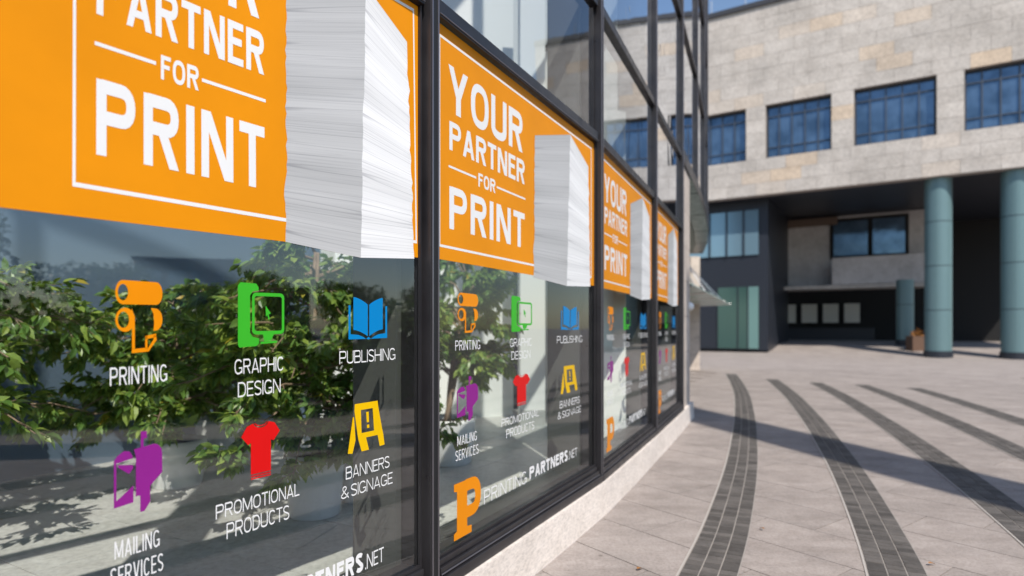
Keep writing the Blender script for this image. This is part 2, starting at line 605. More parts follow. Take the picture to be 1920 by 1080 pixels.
# plinth: one smooth-bent limestone length per bay
for w in range(-1, 6):
    mb = MB()
    smax = 1.0 if w < 5 else .475
    nseg = 6
    a, b = off(w - 1, 0), off(w, 0)
    na, nb_ = vnorm(w - 1), vnorm(w)
    ring = []
    for i in range(nseg + 1):
        u = i / nseg * smax
        n = na.lerp(nb_, u).normalized()
        ln = frame_of(w)[3]
        bow = .5 * u * (1 - u) * 4 * .018
        c = Vector(a).lerp(Vector(b), u) + n * bow
        ring.append((c + n * .095, c + n * .078, c - n * .22))
    g0 = .003
    for i in range(nseg):
        p, q = ring[i], ring[i + 1]
        if i == 0:
            p = tuple(x + (y - x) * .008 for x, y in zip(p, q))
        mb.hexa([(p[2].x, p[2].y, -.02), (p[0].x, p[0].y, -.02), (q[0].x, q[0].y, -.02), (q[2].x, q[2].y, -.02),
                 (p[2].x, p[2].y, .255), (p[1].x, p[1].y, .255), (q[1].x, q[1].y, .255), (q[2].x, q[2].y, .255)])
    obj('plinth_stone', mb, M_plinth, B)

# frames
def mullion(k, z0, z1, inner=True):
    n = vnorm(k); t = Vector((-n.y, n.x)); c = Vector(M[k])
    mb = MB()
    def bx(s0, s1, n0, n1, a, b, mi=0):
        q = [c + t * s0 + n * n0, c + t * s1 + n * n0, c + t * s1 + n * n1, c + t * s0 + n * n1]
        mb.hexa([(p.x, p.y, a) for p in q] + [(p.x, p.y, b) for p in q], mi)
    bx(-.034, .034, -.02, .050, z0, z1)
    bx(-.052, .052, -.11, -.021, z0, z1)
    bx(-.026, -.018, .0505, .056, z0, z1, 1)
    bx(.018, .026, .0505, .056, z0, z1, 1)
    bx(-.017, .017, .0505, .052, z0, z1, 2)
    return bevel(obj('mullion', mb, [M_frame, M_trim, M_gasket], B), .003)
TOPZ = 12.6
for k in range(-2, 10):
    mullion(k, .30 if k <= 4 else 4.22, TOPZ)
def bar(name, w, z0, z1, n0=-.10, n1=.036, s0=.055, s1=None, grooves=True):
    ln = frame_of(w)[3]
    s1 = ln - .055 if s1 is None else s1
    mb = MB()
    fbox(mb, w, s0, s1, n0, n1, z0, z1)
    if grooves:
        h = z1 - z0
        fbox(mb, w, s0, s1, n1 + .0005, n1 + .006, z0 + h * .12, z0 + h * .20, 1)
    return bevel(obj(name, mb, [M_frame, M_trim], B), .003)
for w in range(-1, 10):
    if w <= 4:
        # sill: two steps
        mb = MB()
        ln = frame_of(w)[3]
        fbox(mb, w, -.004, ln - .006, -.20, .066, .258, .312)
        fbox(mb, w, .053, ln - .053, -.105, .046, .314, .352)
        fbox(mb, w, .053, ln - .053, -.105, .030, .3535, .385)
        fbox(mb, w, .053, ln - .053, .0465, .052, .318, .327, 1)
        bevel(obj('sill_frame', mb, [M_frame, M_trim], B), .004)
        bar('transom', w, 2.995, 3.075)
    bar('transom', w, 4.09, 4.165, grooves=False) if w <= 4 else bar('transom', w, 4.03, 4.24, -.3, .055, .0, None, True)
    bar('transom', w, 6.21, 6.285)
    bar('transom', w, 8.30, 8.37)
    bar('transom', w, 10.2, 10.27)
    # glazing bead round each shop pane
    ln = frame_of(w)[3]
    def pane(z0, z1, m_, nm='window_pane', inset=.052):
        mb = MB()
        fbox(mb, w, inset, ln - inset, -.010, 0.0, z0, z1)
        return obj(nm, mb, m_, B)
    if w <= 4:
        pane(.386, 2.994, M_glass if w <= 1 else M_glass2)
        mb = MB()
        for s0, s1, z0, z1 in ((.053, .064, .386, 2.994), (ln - .064, ln - .053, .386, 2.994), (.065, ln - .065, .386, .402)):
            fbox(mb, w, s0, s1, .0015, .016, z0, z1)
        obj('glazing_bead', mb, M_frame, B)
        pane(3.076, 4.089, M_glass_up if w <= 2 else M_glass_up2)
    pane(4.166 if w <= 4 else 4.241, 6.209, M_glass_up if w <= 2 else M_glass_up2)
    pane(6.286, 8.299, M_glass_up if w <= 2 else M_glass_up2)
    pane(8.371, 10.199, M_glass_up if w <= 2 else M_glass_up2)
    pane(10.271, TOPZ - .05, M_glass_up if w <= 2 else M_glass_up2)
# inner fins, floors, ceilings and back walls
for k in range(-1, 5):
    n = vnorm(k); t = Vector((-n.y, n.x)); c = Vector(M[k])
    for (z0, z1) in ((.13, 8.2),):
        mb = MB()
        q = [c + t * -.075 + n * -.125, c + t * .05 + n * -.125, c + t * .05 + n * -.40, c + t * -.075 + n * -.40]
        mb.prism([(p.x, p.y) for p in q], z0, z1)
        obj('inner_fin', mb, M_fin, B)
def ringpoly(k0, k1, d0, d1):
    return [off(k, d0) for k in range(k0, k1 + 1)] + [off(k, d1) for k in range(k1, k0 - 1, -1)]
def slab(name, k0, k1, d0, d1, z0, z1, m_, parent=B, **kw):
    mb = MB()
    for k in range(k0, k1):
        q = [off(k, d0), off(k + 1, d0), off(k + 1, d1), off(k, d1)]
        mb.prism(q, z0, z1)
    return obj(name, mb, m_, parent, **kw)
slab('floor_base', -2, 4, -.225, -5.2, -.02, .105, M_grout)
slab('floor_slab', 4, 9, -.31, -5.2, 4.05, 4.22, M_soffit)
slab('roof', -2, 9, .09, -7.0, TOPZ, TOPZ + .35, M_frame)
slab('back_wall', -2, 2, -4.9, -5.15, .0, TOPZ, M_skyrefl)
slab('back_wall', 2, 3, -4.9, -5.15, .0, 4.02, M_skyrefl)
slab('upper_back_wall', 2, 3, -4.9, -5.15, 4.03, TOPZ, M_wallin)
slab('back_wall', 3, 4, -4.9, -5.15, .0, 4.02, M_wallin)
slab('upper_back_wall', 3, 4, -4.9, -5.15, 4.03, TOPZ, M_wallin)
slab('upper_back_wall', 4, 9, -2.2, -2.4, 4.23, TOPZ, M_dark)
slab('upper_floor', 4, 9, -.15, -2.19, 6.1, 6.20, M_dark)
for (nm, k, z1) in (('end_wall', -2, TOPZ), ('end_wall', 9, TOPZ)):
    n = vnorm(k); t = Vector((-n.y, n.x)); c = Vector(M[k])
    sgn = -1 if k < 0 else 1
    mb = MB()
    q = [c + t * (.06 * sgn) + n * .05, c + t * (.30 * sgn) + n * .05, c + t * (.30 * sgn) + n * -7, c + t * (.06 * sgn) + n * -7]
    mb.prism([(p.x, p.y) for p in q], 0 if k < 0 else 4.03, z1)
    obj(nm, mb, M_frame, B)
# partition closing the shop behind the stone pier
mb = MB()
n = vnorm(4); t = Vector((-n.y, n.x)); c = Vector(M[4])
q = [c + t * .30 + n * -.52, c + t * .45 + n * -.52, c + t * .45 + n * -5.1, c + t * .30 + n * -5.1]
mb.prism([(p.x, p.y) for p in q], .0, 4.03)
q = [c + t * .02 + n * -.13, c + t * .12 + n * -.13, c + t * .12 + n * -5.1, c + t * .02 + n * -5.1]
mb.prism([(p.x, p.y) for p in q], 4.031, TOPZ - .01)
obj('partition_wall', mb, M_wallin, B)
# white upright panels standing inside behind the second and third bays
def inner_panel(name, a, b, th, z0, z1, m_):
    a, b = Vector(a), Vector(b)
    d = (b - a).normalized(); n = Vector((-d.y, d.x))
    mb = MB()
    mb.prism([tuple(a), tuple(b), tuple(b + n * th), tuple(a + n * th)], z0, z1)
    return obj(name, mb, m_, B)
inner_panel('white_partition', (.115, 8.60), (.470, 8.69), .12, .12, 7.0, M_wallin)
inner_panel('partition_skirting', (.112, 8.575), (.473, 8.665), .022, .12, .34, M_wallgrey)
inner_panel('white_partition', (.585, 8.75), (.80, 8.80), .12, .12, 7.0, M_wallin)
inner_panel('white_partition', (1.0, 7.0), (1.315, 7.085), .08, .12, 4.0, M_wallin)
inner_panel('white_partition', (-2.6, 9.0), (.02, 9.65), .12, .12, 7.0, M_wallin)

# floor tiles as single pieces where they show
FL = bpy.data.objects.new('interior_floor', None)
COL.objects.link(FL); FL['kind'] = 'structure'; FL['label'] = 'pale tiled floor inside the shop'
def inside(p, dmin):
    # behind the glass line by dmin
    for w in range(-1, 5):
        a, t, nn, ln = frame_of(w)
        if (p - a).dot(nn) > -dmin:
            return False
    return True
TA = Vector((.50, .866)); TB = Vector((-.866, .50)); TS = .75
for i in range(-4, 14):
    for j in range(-1, 9):
        c = Vector(M[0]) + TA * (i * TS) + TB * (j * TS + .3)
        if not inside(c, .42) or (c - Vector(M[4])).dot(frame_of(5)[1]) > .2:
            continue
        if c.y < .5 or c.y > 11:
            continue
        if max((c - Vector(M[k])).length for k in (2,)) > 8:
            continue
        a = TA * (TS / 2 - .003); b = TB * (TS / 2 - .003)
        q = [c - a + b, c - a - b, c + a - b, c + a + b]
        mb = MB()
        mb.prism([(p.x, p.y) for p in q][::-1], .107, .12)
        obj('floor_tile', mb, M_floor, FL)
slab('floor_edge', -2, 4, -.226, -.60, .1055, .1165, M_flooredge, FL)
# convector grilles along the glass
for w in range(0, 5):
    ln = frame_of(w)[3]
    mb = MB()
    fbox(mb, w, .12, ln - .15, -.145, -.155, .12, .345)
    fbox(mb, w, .12, ln - .15, -.315, -.325, .12, .345)
    fbox(mb, w, .12, ln - .15, -.156, -.314, .12, .325, 1)
    k = .13
    while k < ln - .17:
        fbox(mb, w, k, k + .008, -.157, -.313, .328, .343)
        k += .022
    obj('convector_grille', mb, [M_metal, M_black], B)

# stone pier at the end of the shop windows, recess and entrance
a, t, nn, ln = frame_of(5)
hz = [.0, .56, 1.12, 1.68, 2.24, 2.80, 3.36, 4.02]
for z0, z1 in zip(hz, hz[1:]):
    mb = MB()
    q = [a + t * .045 + nn * .03, a + t * 1.10 + nn * .03, a + t * 1.10 + nn * -.50, a + t * .045 + nn * -.50]
    if z0 == 0:
        q[0] = a + t * .045 + nn * .031
    mb.prism([(p.x, p.y) for p in q][::-1], max(z0, .0) + .002, z1 - .002)
    bevel(obj('pier_stone', mb, M_pier, B), .004)
slab('recess_wall', 4, 9, -2.6, -2.8, .0, 4.03, M_darkclad)
slab('soffit_panel', 4, 9, -.32, -2.59, 4.005, 4.03, M_soffit)
# second pier, at the far side of the entrance
z = 0
for i in range(7):
    mb = MB()
    q = [(5.25, 21.6), (6.62, 21.6), (6.40, 22.5), (5.0, 22.5)]
    mb.prism(q, z + .003, z + .57); z += .575
    bevel(obj('pier_stone', mb, M_pier, B), .006)
# glass canopy with tie rods
cn = MB()
o1, o2, i2, i1 = (3.55, 12.4), (8.45, 23.6), (6.3, 23.6), (2.6, 13.2)
cn.hexa([(o1[0], o1[1], 2.42), (o2[0], o2[1], 2.38), (i2[0], i2[1], 2.30), (i1[0], i1[1], 2.32),
         (o1[0], o1[1], 2.445), (o2[0], o2[1], 2.405), (i2[0], i2[1], 2.325), (i1[0], i1[1], 2.345)])
can = obj('entrance_canopy', cn, M_canopy, B)
for u in (.06, .28, .5, .72, .94):
    p = Vector(o1).lerp(Vector(o2), u); q = Vector(i1).lerp(Vector(i2), u)
    mb = MB()
    mb.tube([(p.x - .25, p.y, 2.47), (q.x + .4, q.y, 3.98)], .018, 6)
    obj('tie_rod', mb, M_steel, can)
    mb = MB()
    mb.tube([(p.x, p.y, 2.40), (q.x, q.y, 2.30)], .03, 6)
    obj('bracket', mb, M_steel, can)
# small round lamp on the pier
lm = MB()
c = a + t * 1.03 + nn * .03
for i in range(6):
    th0, th1 = i / 6 * pi / 2, (i + 1) / 6 * pi / 2
    for j in range(12):
        p0, p1 = 2 * pi * j / 12, 2 * pi * (j + 1) / 12
        def sp(th, ph):
            r = .075
            q = c + nn * (r * cos(th)) + t * (r * sin(th) * cos(ph))
            return (q.x, q.y, 1.86 + r * sin(th) * sin(ph))
        lm.quad(sp(th0, p0), sp(th0, p1), sp(th1, p1), sp(th1, p0))
obj('wall_lamp', lm, M_pot, B, smooth=True)

# ------------------------------------------------------------------ lettering and stickers
def seg_quad(p, q, th):
    p, q = Vector(p), Vector(q)
    d = (q - p).normalized(); n = Vector((-d.y, d.x)) * (th / 2)
    return [p - n, q - n, q + n, p + n]
def path_strip(pts, th, closed=False):
    """quads of a stroked path with mitred joints"""
    pts = [Vector(p) for p in pts]
    n = len(pts)
    Ls, Rs = [], []
    for i, p in enumerate(pts):
        if closed:
            a, b = pts[i - 1], pts[(i + 1) % n]
        else:
            a = pts[i - 1] if i else None; b = pts[i + 1] if i < n - 1 else None
        d1 = (p - a).normalized() if a is not None else None
        d2 = (b - p).normalized() if b is not None else None
        if d1 is None: d1 = d2
        if d2 is None: d2 = d1
        n1 = Vector((-d1.y, d1.x)); n2 = Vector((-d2.y, d2.x))
        m = (n1 + n2)
        m = m / max(.3, m.length_squared / 2) if m.length > 1e-6 else n1
        Ls.append(p + m * th / 2); Rs.append(p - m * th / 2)
    out = []
    for i in range(n if closed else n - 1):
        j = (i + 1) % n
        out.append([Rs[i], Rs[j], Ls[j], Ls[i]])
    return out
def arcpts(cx, cy, rx, ry, a0, a1, n=9, e=2.0):
    r = []
    for i in range(n + 1):
        a = radians(a0 + (a1 - a0) * i / n)
        c_, s_ = cos(a), sin(a)
        r.append((cx + rx * math.copysign(abs(c_) ** (2 / e), c_), cy + ry * math.copysign(abs(s_) ** (2 / e), s_)))
    return r
def hslant(x0, x1, y0, y1, t):
    """diagonal with level ends: centres x0 at y0 and x1 at y1, horizontal width t"""
    return [Vector((x0 - t / 2, y0)), Vector((x0 + t / 2, y0)), Vector((x1 + t / 2, y1)), Vector((x1 - t / 2, y1))]
def R_(x0, y0, x1, y1):
    return [Vector((x0, y0)), Vector((x1, y0)), Vector((x1, y1)), Vector((x0, y1))]

def glyph(ch, w, h, t):
    """strokes (lists of quads) of a condensed capital in a w x h box; t = stem thickness"""
    k = t * .86                      # horizontals a little thinner
    S = []
    def bowl(y0, y1, x0, wr):
        r = (y1 - y0) / 2 - k / 2
        rx = min(r, wr * .55)
        cy = (y0 + y1) / 2
        return path_strip([(x0, y1 - k / 2)] + arcpts(wr - t / 2 - rx, cy, rx, r, 90, -90, 10, 2.3) + [(x0, y0 + k / 2)], k * .5 + t * .5)
    if ch == 'I': S = [[R_(0, 0, t, h)]]
    elif ch == 'P': S = [[R_(0, 0, t, h)], bowl(h * .42, h, t * .5, w)]
    elif ch == 'R': S = [[R_(0, 0, t, h)], bowl(h * .45, h, t * .5, w), [hslant(w - t * .56, w * .52, 0, h * .50, t * 1.08)]]
    elif ch == 'B': S = [[R_(0, 0, t, h)], bowl(h * .47, h, t * .5, w * .95), bowl(0, h * .47 + k * .99, t * .5, w)]
    elif ch == 'D':
        S = [[R_(0, 0, t, h)], path_strip([(t * .5, h - k / 2)] + arcpts(w * .40, h / 2, w * .60 - t / 2, h / 2 - k / 2, 90, -90, 14, 2.6) + [(t * .5, k / 2)], k * .5 + t * .5)]
    elif ch == 'N': S = [[R_(0, 0, t * .95, h)], [R_(w - t * .95, 0, w, h)], [hslant(t * .6, w - t * .6, h, 0, t * 1.15)]]
    elif ch == 'M': S = [[R_(0, 0, t * .95, h)], [R_(w - t * .95, 0, w, h)], [hslant(w / 2, t * .55, h * .08, h, t * 1.05)], [hslant(w / 2, w - t * .55, h * .08, h, t * 1.05)]]
    elif ch == 'T': S = [[R_(0, h - k, w, h)], [R_(w / 2 - t / 2, 0, w / 2 + t / 2, h)]]
    elif ch == 'F': S = [[R_(0, 0, t, h)], [R_(0, h - k, w, h)], [R_(0, h * .45, w * .88, h * .45 + k)]]
    elif ch == 'E': S = [[R_(0, 0, t, h)], [R_(0, h - k, w, h)], [R_(0, h * .46, w * .9, h * .46 + k)], [R_(0, 0, w, k)]]
    elif ch == 'L': S = [[R_(0, 0, t, h)], [R_(0, 0, w, k)]]
    elif ch == 'H': S = [[R_(0, 0, t, h)], [R_(w - t, 0, w, h)], [R_(0, h * .46, w, h * .46 + k)]]
    elif ch == 'A': S = [[hslant(t * .52, w / 2, 0, h, t)], [hslant(w - t * .52, w / 2, 0, h, t)], [R_(w * .2, h * .22, w * .8, h * .22 + k * .9)]]
    elif ch == 'V': S = [[hslant(w / 2, t * .52, 0, h, t)], [hslant(w / 2, w - t * .52, 0, h, t)]]
    elif ch == 'Y': S = [[hslant(w / 2, t * .54, h * .38, h, t * 1.02)], [hslant(w / 2, w - t * .54, h * .38, h, t * 1.02)], [R_(w / 2 - t / 2, 0, w / 2 + t / 2, h * .46)]]
    elif ch == 'O': S = [path_strip(arcpts(w / 2, h / 2, w / 2 - t / 2, h / 2 - k / 2, 0, 348.75, 31, 2.5), k * .5 + t * .5, True)]
    elif ch == 'U': S = [path_strip([(t / 2, h)] + arcpts(w / 2, h * .27, w / 2 - t / 2, h * .27 - k / 2, 180, 360, 14, 2.3) + [(w - t / 2, h)], t)]
    elif ch in 'CG':
        S = [path_strip(arcpts(w / 2, h / 2, w / 2 - t / 2, h / 2 - k / 2, 38, 322, 24, 2.5), k * .5 + t * .5)]
        if ch == 'G': S += [[R_(w - t, h * .06, w, h * .46)], [R_(w * .56, h * .46 - k * .9, w, h * .46)]]
    elif ch == 'S':
        rx = w / 2 - t / 2; r = h / 4
        top = arcpts(w / 2, h * .745, rx, h * .255 - k / 2, 25, 240, 14, 2.2)
        bot = arcpts(w / 2, h * .255, rx, h * .255 - k / 2, 60, -155, 14, 2.2)
        S = [path_strip(top + bot, k * .5 + t * .5)]
    elif ch == '&':
        S = [path_strip([(w, 0), (w * .28, h * .62)] + arcpts(w * .46, h * .80, w * .23, h * .20 - k / 2, 200, -20, 10) +
                        [(w * .30, h * .46)] + arcpts(w * .40, h * .22, w * .40 - t / 2, h * .22 - k / 2, 130, 330, 12) + [(w * .95, h * .42)], k)]
    elif ch == '.': S = [[R_(0, 0, t * 1.1, t * 1.1)]]
    return S
WID = {'I': 0, 'M': 1.28, '.': 0, 'Y': 1.02, 'A': 1.06, 'N': 1.04, 'E': .82, 'F': .80, 'L': .78, 'T': .90, 'S': .92, '&': 1.12, 'O': 1.05, 'G': 1.05, 'C': 1.0}
def text_polys(s, x0, x1, y0, y1, t, gap=.5):
    """list of (layer, polygon) filling exactly the box"""
    h = y1 - y0
    nI = 0; tot = 0.0; ngap = 0
    for i, ch in enumerate(s):
        if ch == ' ': ngap += 2.0; continue
        if ch in 'I.': nI += 1
        else: tot += WID.get(ch, 1.0)
        if i: ngap += 1
    w = (x1 - x0 - nI * t - ngap * gap * t) / tot
    x = x0; out = []
    for i, ch in enumerate(s):
        if ch == ' ':
            x += 2.0 * gap * t; continue
        if i and s[i - 1] != ' ': x += gap * t
        elif i: x += gap * t
        cw = t if ch in 'I.' else w * WID.get(ch, 1.0)
        for li, st in enumerate(glyph(ch, cw, h, t)):
            for q in st:
                out.append((li, [(p.x + x, p.y + y0) for p in q]))
        x += cw
    return out

def decal(name, polys, w, fmap, n0, m_, parent, th=.0004):
    """polys: (layer, [(s,z)...]) in design metres, mapped on bay w's glass"""
    mb = MB()
    for li, q in polys:
        pts = [fmap(*p) for p in q]
        mb.poly([P(w, s, n0 + li * .00012, z) for s, z in pts])
    # make all faces look outwards
    nn = frame_of(w)[2]
    for i, f in enumerate(mb.f):
        a_, b_, c_ = (Vector(mb.v[k]) for k in f[:3])
        nrm = (b_ - a_).cross(c_ - b_)
        if nrm.x * nn.x + nrm.y * nn.y < 0:
            mb.f[i] = tuple(reversed(f))
    return obj(name, mb, m_, parent)

H1 = ((0.6289931610, 0.0056676923, 0.1078500567), (-0.0418295940, 1.0598538586, -0.0690352552), (-0.0235401402, 0.0158414935, 1.0))
def fm_poster(w):
    if w == 1:
        def f(s, z):
            d = H1[2][0] * s + H1[2][1] * z + 1
            return OFF1 + (H1[0][0] * s + H1[0][1] * z + H1[0][2]) / d, (H1[1][0] * s + H1[1][1] * z + H1[1][2]) / d
        return f
    if w == 2: return lambda s, z: (s, z)
    if w == 3: return lambda s, z: (.118 + (s - .06) * .983, z)
    return lambda s, z: (.155 + (s - .06) * .868, z + .004)
def fm_icon(w):
    if w == 1: return lambda s, z: (OFF1 + .285 + (s - .273) * .643, (z - 1.679) * 1.02 + 1.642 + .010 * (s - 1.0))
    if w == 2: return lambda s, z: (s, z)
    if w == 3: return lambda s, z: (.085 + s * .99, z + .005)
    return lambda s, z: (.516 + (s - .372) * .82, z + .018)

NAMES = {1: 'nearest window', 2: 'second window', 3: 'third window', 4: 'farthest window'}
def frame_polys(x0, y0, x1, y1, t):
    return [(0, [(x0, y0), (x1, y0), (x1, y0 + t), (x0, y0 + t)]), (0, [(x0, y1 - t), (x1, y1 - t), (x1, y1), (x0, y1)]),
            (0, [(x0, y0 + t), (x0 + t, y0 + t), (x0 + t, y1 - t), (x0, y1 - t)]), (0, [(x1 - t, y0 + t), (x1, y0 + t), (x1, y1 - t), (x1 - t, y1 - t)])]

def jag(a, b, n, amp, rnd):
    a, b = Vector(a), Vector(b)
    d = (b - a).normalized(); nrm = Vector((-d.y, d.x))
    pts = []; ofs = 0
    for i in range(n + 1):
        u = i / n
        ofs = ofs * .75 + rnd.uniform(-amp, amp)
        if i in (0, n): o_ = 0
        else: o_ = ofs * min(1, 6 * u, 6 * (1 - u))
        p = a.lerp(b, u) + nrm * o_
        pts.append((p.x, p.y))
    return pts

for w in (1, 2, 3, 4):
    fm = fm_poster(w)
    s_, z_ = fm(1.2, 1.84)
    root = thing('window_poster', P(w, s_, .003, z_),
                 {1: 'largest orange poster, its top cut off by the photo, on the nearest window',
                  2: 'second orange poster from the left, all of YOUR PARTNER FOR PRINT in view',
                  3: 'narrow orange poster third from the left, between two dark window posts',
                  4: 'smallest orange poster on the farthest shop window beside the stone pier'}[w], 'poster', 'orange posters on the shop windows')
    left = .060
    if w == 1:
        # this sheet is cut wider, right up to the window post
        quad = [fm(.06, 1.836), fm(2.315, 1.836), fm(2.315, 2.985), fm(.06, 2.985)]
        quad[0] = (.066, 1.800); quad[3] = (.066, 2.985)
        quad[2] = (frame_of(1)[3] - .066, 2.990); quad[1] = (frame_of(1)[3] - .066, quad[1][1])
        polys = [(0, quad)]
        decal('sheet', polys, w, lambda s, z: (s, z), .003, M_orange, root)
    else:
        decal('sheet', [(0, [(.066, 1.836), (2.300, 1.840), (2.300, 2.988), (.066, 2.988)])], w, fm, .003, M_orange, root)
    decal('border', frame_polys(.095, 1.897, 2.245, 2.935, .0125), w, fm, .0034, M_white, root)
    decal('lettering', text_polys('YOUR', .179, 1.011, 2.583, 2.818, .046, .60), w, fm, .0034, M_white, root)
    decal('lettering', text_polys('PARTNER', .189, 1.039, 2.393, 2.537, .0285, .62), w, fm, .0034, M_white, root)
    decal('lettering', text_polys('FOR', .474, .663, 2.266, 2.340, .0150, .62), w, fm, .0034, M_white, root)
    decal('lettering', text_polys('PRINT', .189, 1.039, 1.997, 2.211, .0425, .85), w, fm, .0034, M_white, root)
    decal('rule', [(0, [(.182, 2.303), (.451, 2.303), (.451, 2.314), (.182, 2.314)])], w, fm, .0034, M_white, root)
    decal('rule', [(0, [(.680, 2.299), (1.048, 2.299), (1.048, 2.310), (.680, 2.310)])], w, fm, .0034, M_white, root)
    rnd = random.Random(40)
    TL, PK, TR, BR, BC, BL = (1.186, 2.741), (1.793, 2.915), (2.168, 2.770), (2.214, 1.829), (1.727, 1.803), (1.169, 1.825)
    eL = jag(TL, BL, 40, .0085, rnd); eM = jag(PK, BC, 40, .0045, rnd); eR = jag(TR, BR, 40, .0105, rnd)
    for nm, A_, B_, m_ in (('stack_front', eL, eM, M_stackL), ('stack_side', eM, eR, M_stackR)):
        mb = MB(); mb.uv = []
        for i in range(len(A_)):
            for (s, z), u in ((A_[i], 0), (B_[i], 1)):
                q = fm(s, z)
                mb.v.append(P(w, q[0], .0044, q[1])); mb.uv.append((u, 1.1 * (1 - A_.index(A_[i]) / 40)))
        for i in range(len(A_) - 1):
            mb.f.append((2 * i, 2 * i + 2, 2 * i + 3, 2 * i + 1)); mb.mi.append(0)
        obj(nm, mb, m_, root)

# icon artwork, in design metres of the second window
def ell(cx, cy, rx, ry, n=24):
    return [(cx + rx * cos(2 * pi * i / n), cy + ry * sin(2 * pi * i / n)) for i in range(n)]
def ring(cx, cy, rx, ry, rx2, ry2, cx2=None, n=28):
    cx2 = cx if cx2 is None else cx2
    o_, i_ = ell(cx, cy, rx, ry, n), ell(cx2, cy, rx2, ry2, n)
    return [(0, [o_[k], o_[(k + 1) % n], i_[(k + 1) % n], i_[k]]) for k in range(n)]
def box01(x0, x1, y0, y1):
    def f(p): return (x0 + (x1 - x0) * p[0], y0 + (y1 - y0) * p[1])
    return f
def rr(x0, y0, x1, y1, r, ry=None, n=5):
    ry = r if ry is None else ry
    return (arcpts(x1 - r, y1 - ry, r, ry, 0, 90, n) + arcpts(x0 + r, y1 - ry, r, ry, 90, 180, n) +
            arcpts(x0 + r, y0 + ry, r, ry, 180, 270, n) + arcpts(x1 - r, y0 + ry, r, ry, 270, 360, n))
def art_roll():
    P_ = []
    # upper roll: hole ring at the left end and a body
    P_ += ring(.155, .835, .155, .165, .105, .112)
    body = arcpts(.155, .835, .155, .165, 90, -90, 12) + [(.90, .685)] + arcpts(.86, .835, .14, .15, -75, 75, 8)
    # body polygon joined outside the ring's right half
    P_.append((1, [(.155, 1.0)] + [(.155 + .155 * cos(radians(a_)), .835 + .165 * sin(radians(a_))) for a_ in range(80, -91, -10)] + [(.84, .67)] + arcpts(.86, .83, .14, .16, -90, 90, 10) + [(.84, .99)]))
    # lower roll with the sheet running off it
    P_ += ring(.20, .46, .20, .165, .115, .11, .165)
    P_.append((1, [(.33, .62), (.40, .50), (.40, .06), (.34, .06), (.34, .33)]))
    P_.append((1, [(.335, .0), (.68, .012), (.65, .068), (.335, .055)]))
    P_.append((1, [(.74, .625), (.80, .62)] + arcpts(.83, .46, .17, .16, 80, -70, 10) + [(.80, .30), (.815, .42), (.80, .54)]))
    P_.append((1, [(.62, .232), (.86, .262), (.86, .215), (.62, .182)]))
    P_.append((1, [(.62, .232), (.67, .232), (.67, .05), (.62, .05)]))
    P_.append((1, [(.80, .235), (.86, .24), (.87, .17), (.69, .010), (.655, .035), (.80, .18)]))
    return P_
def art_computer():
    P_ = [(0, [(0, .04), (.03, 0), (.38, .01), (.44, .05), (.44, .13), (.30, .16), (.25, .22), (.25, .80), (.30, .86), (.40, .88), (.43, .88), (.43, .93), (.38, .99), (.05, 1.0), (0, .95)])]
    # monitor outline
    o_ = rr(.29, .19, 1.0, .85, .09, .07); i_ = rr(.345, .245, .945, .795, .05, .04)
    P_ += [(1, [o_[k], o_[(k + 1) % len(o_)], i_[(k + 1) % len(i_)], i_[k]]) for k in range(len(o_))]
    P_.append((2, [(.52, .19), (.77, .20), (.70, .09), (.55, .08)]))
    P_.append((2, [(.47, .04), (.83, .05), (.83, .085), (.47, .075)]))
    P_.append((2, [(.58, .65), (.70, .52), (.645, .51), (.675, .43), (.645, .42), (.615, .50), (.585, .47)]))
    return P_
def art_book():
    P_ = []
    up = arcpts(.12, 1.0, .36, .16, 0, -90, 8)
    Lf = [(.12, .22), (.12, 1.0)] + [(.12 + .36 * u, 1.0 - .17 * u ** 1.6) for u in (.2, .4, .6, .8, 1)] + [(.48, .06)] + [(.12 + .36 * u, .22 - .16 * u ** 1.6) for u in (.8, .6, .4, .2)]
    P_.append((0, Lf))
    P_.append((0, [(1 - x, y) for x, y in Lf][::-1]))
    P_.append((0, [(0, .0), (.05, .0), (.05, .80), (0, .80)]))
    P_.append((0, [(.95, .0), (1, .0), (1, .80), (.95, .80)]))
    P_.append((1, [(.0, .0), (.44, -.005), (.36, .05), (.24, .10), (.05, .12), (0, .12)]))
    P_.append((1, [(1, .0), (.56, -.005), (.64, .05), (.76, .10), (.95, .12), (1, .12)]))
    P_.append((2, [(.44, .0), (.5, -.02), (.56, .0), (.5, .045)]))
    return P_
def art_mail():
    P_ = [(0, [(.44, .20), (.44, .70), (.40, .79), (.84, .82), (.93, .79), (.985, .74), (1.0, .68), (1.0, .44), (.74, .30), (.74, .10), (.62, 0), (.53, .0), (.53, .20), (.48, .21)])]
    P_.append((1, [(.54, .79), (.60, .80), (.60, .90), (.67, .91), (.67, .99), (.54, 1.0)]))
    P_.append((0, [(0, .16), (.05, .16), (.05, .66), (.02, .72), (0, .68)]))
    P_.append((1, [(0, .67), (.06, .74), (.20, .79), (.31, .775), (.37, .72), (.375, .685), (.09, .655), (.04, .66)]))
    P_.append((1, [(.075, .635), (.38, .60), (.385, .56), (.30, .50), (.085, .60)]))
    P_.append((1, [(0, .12), (.39, .14), (.39, .35), (.05, .20), (0, .20)]))
    return P_
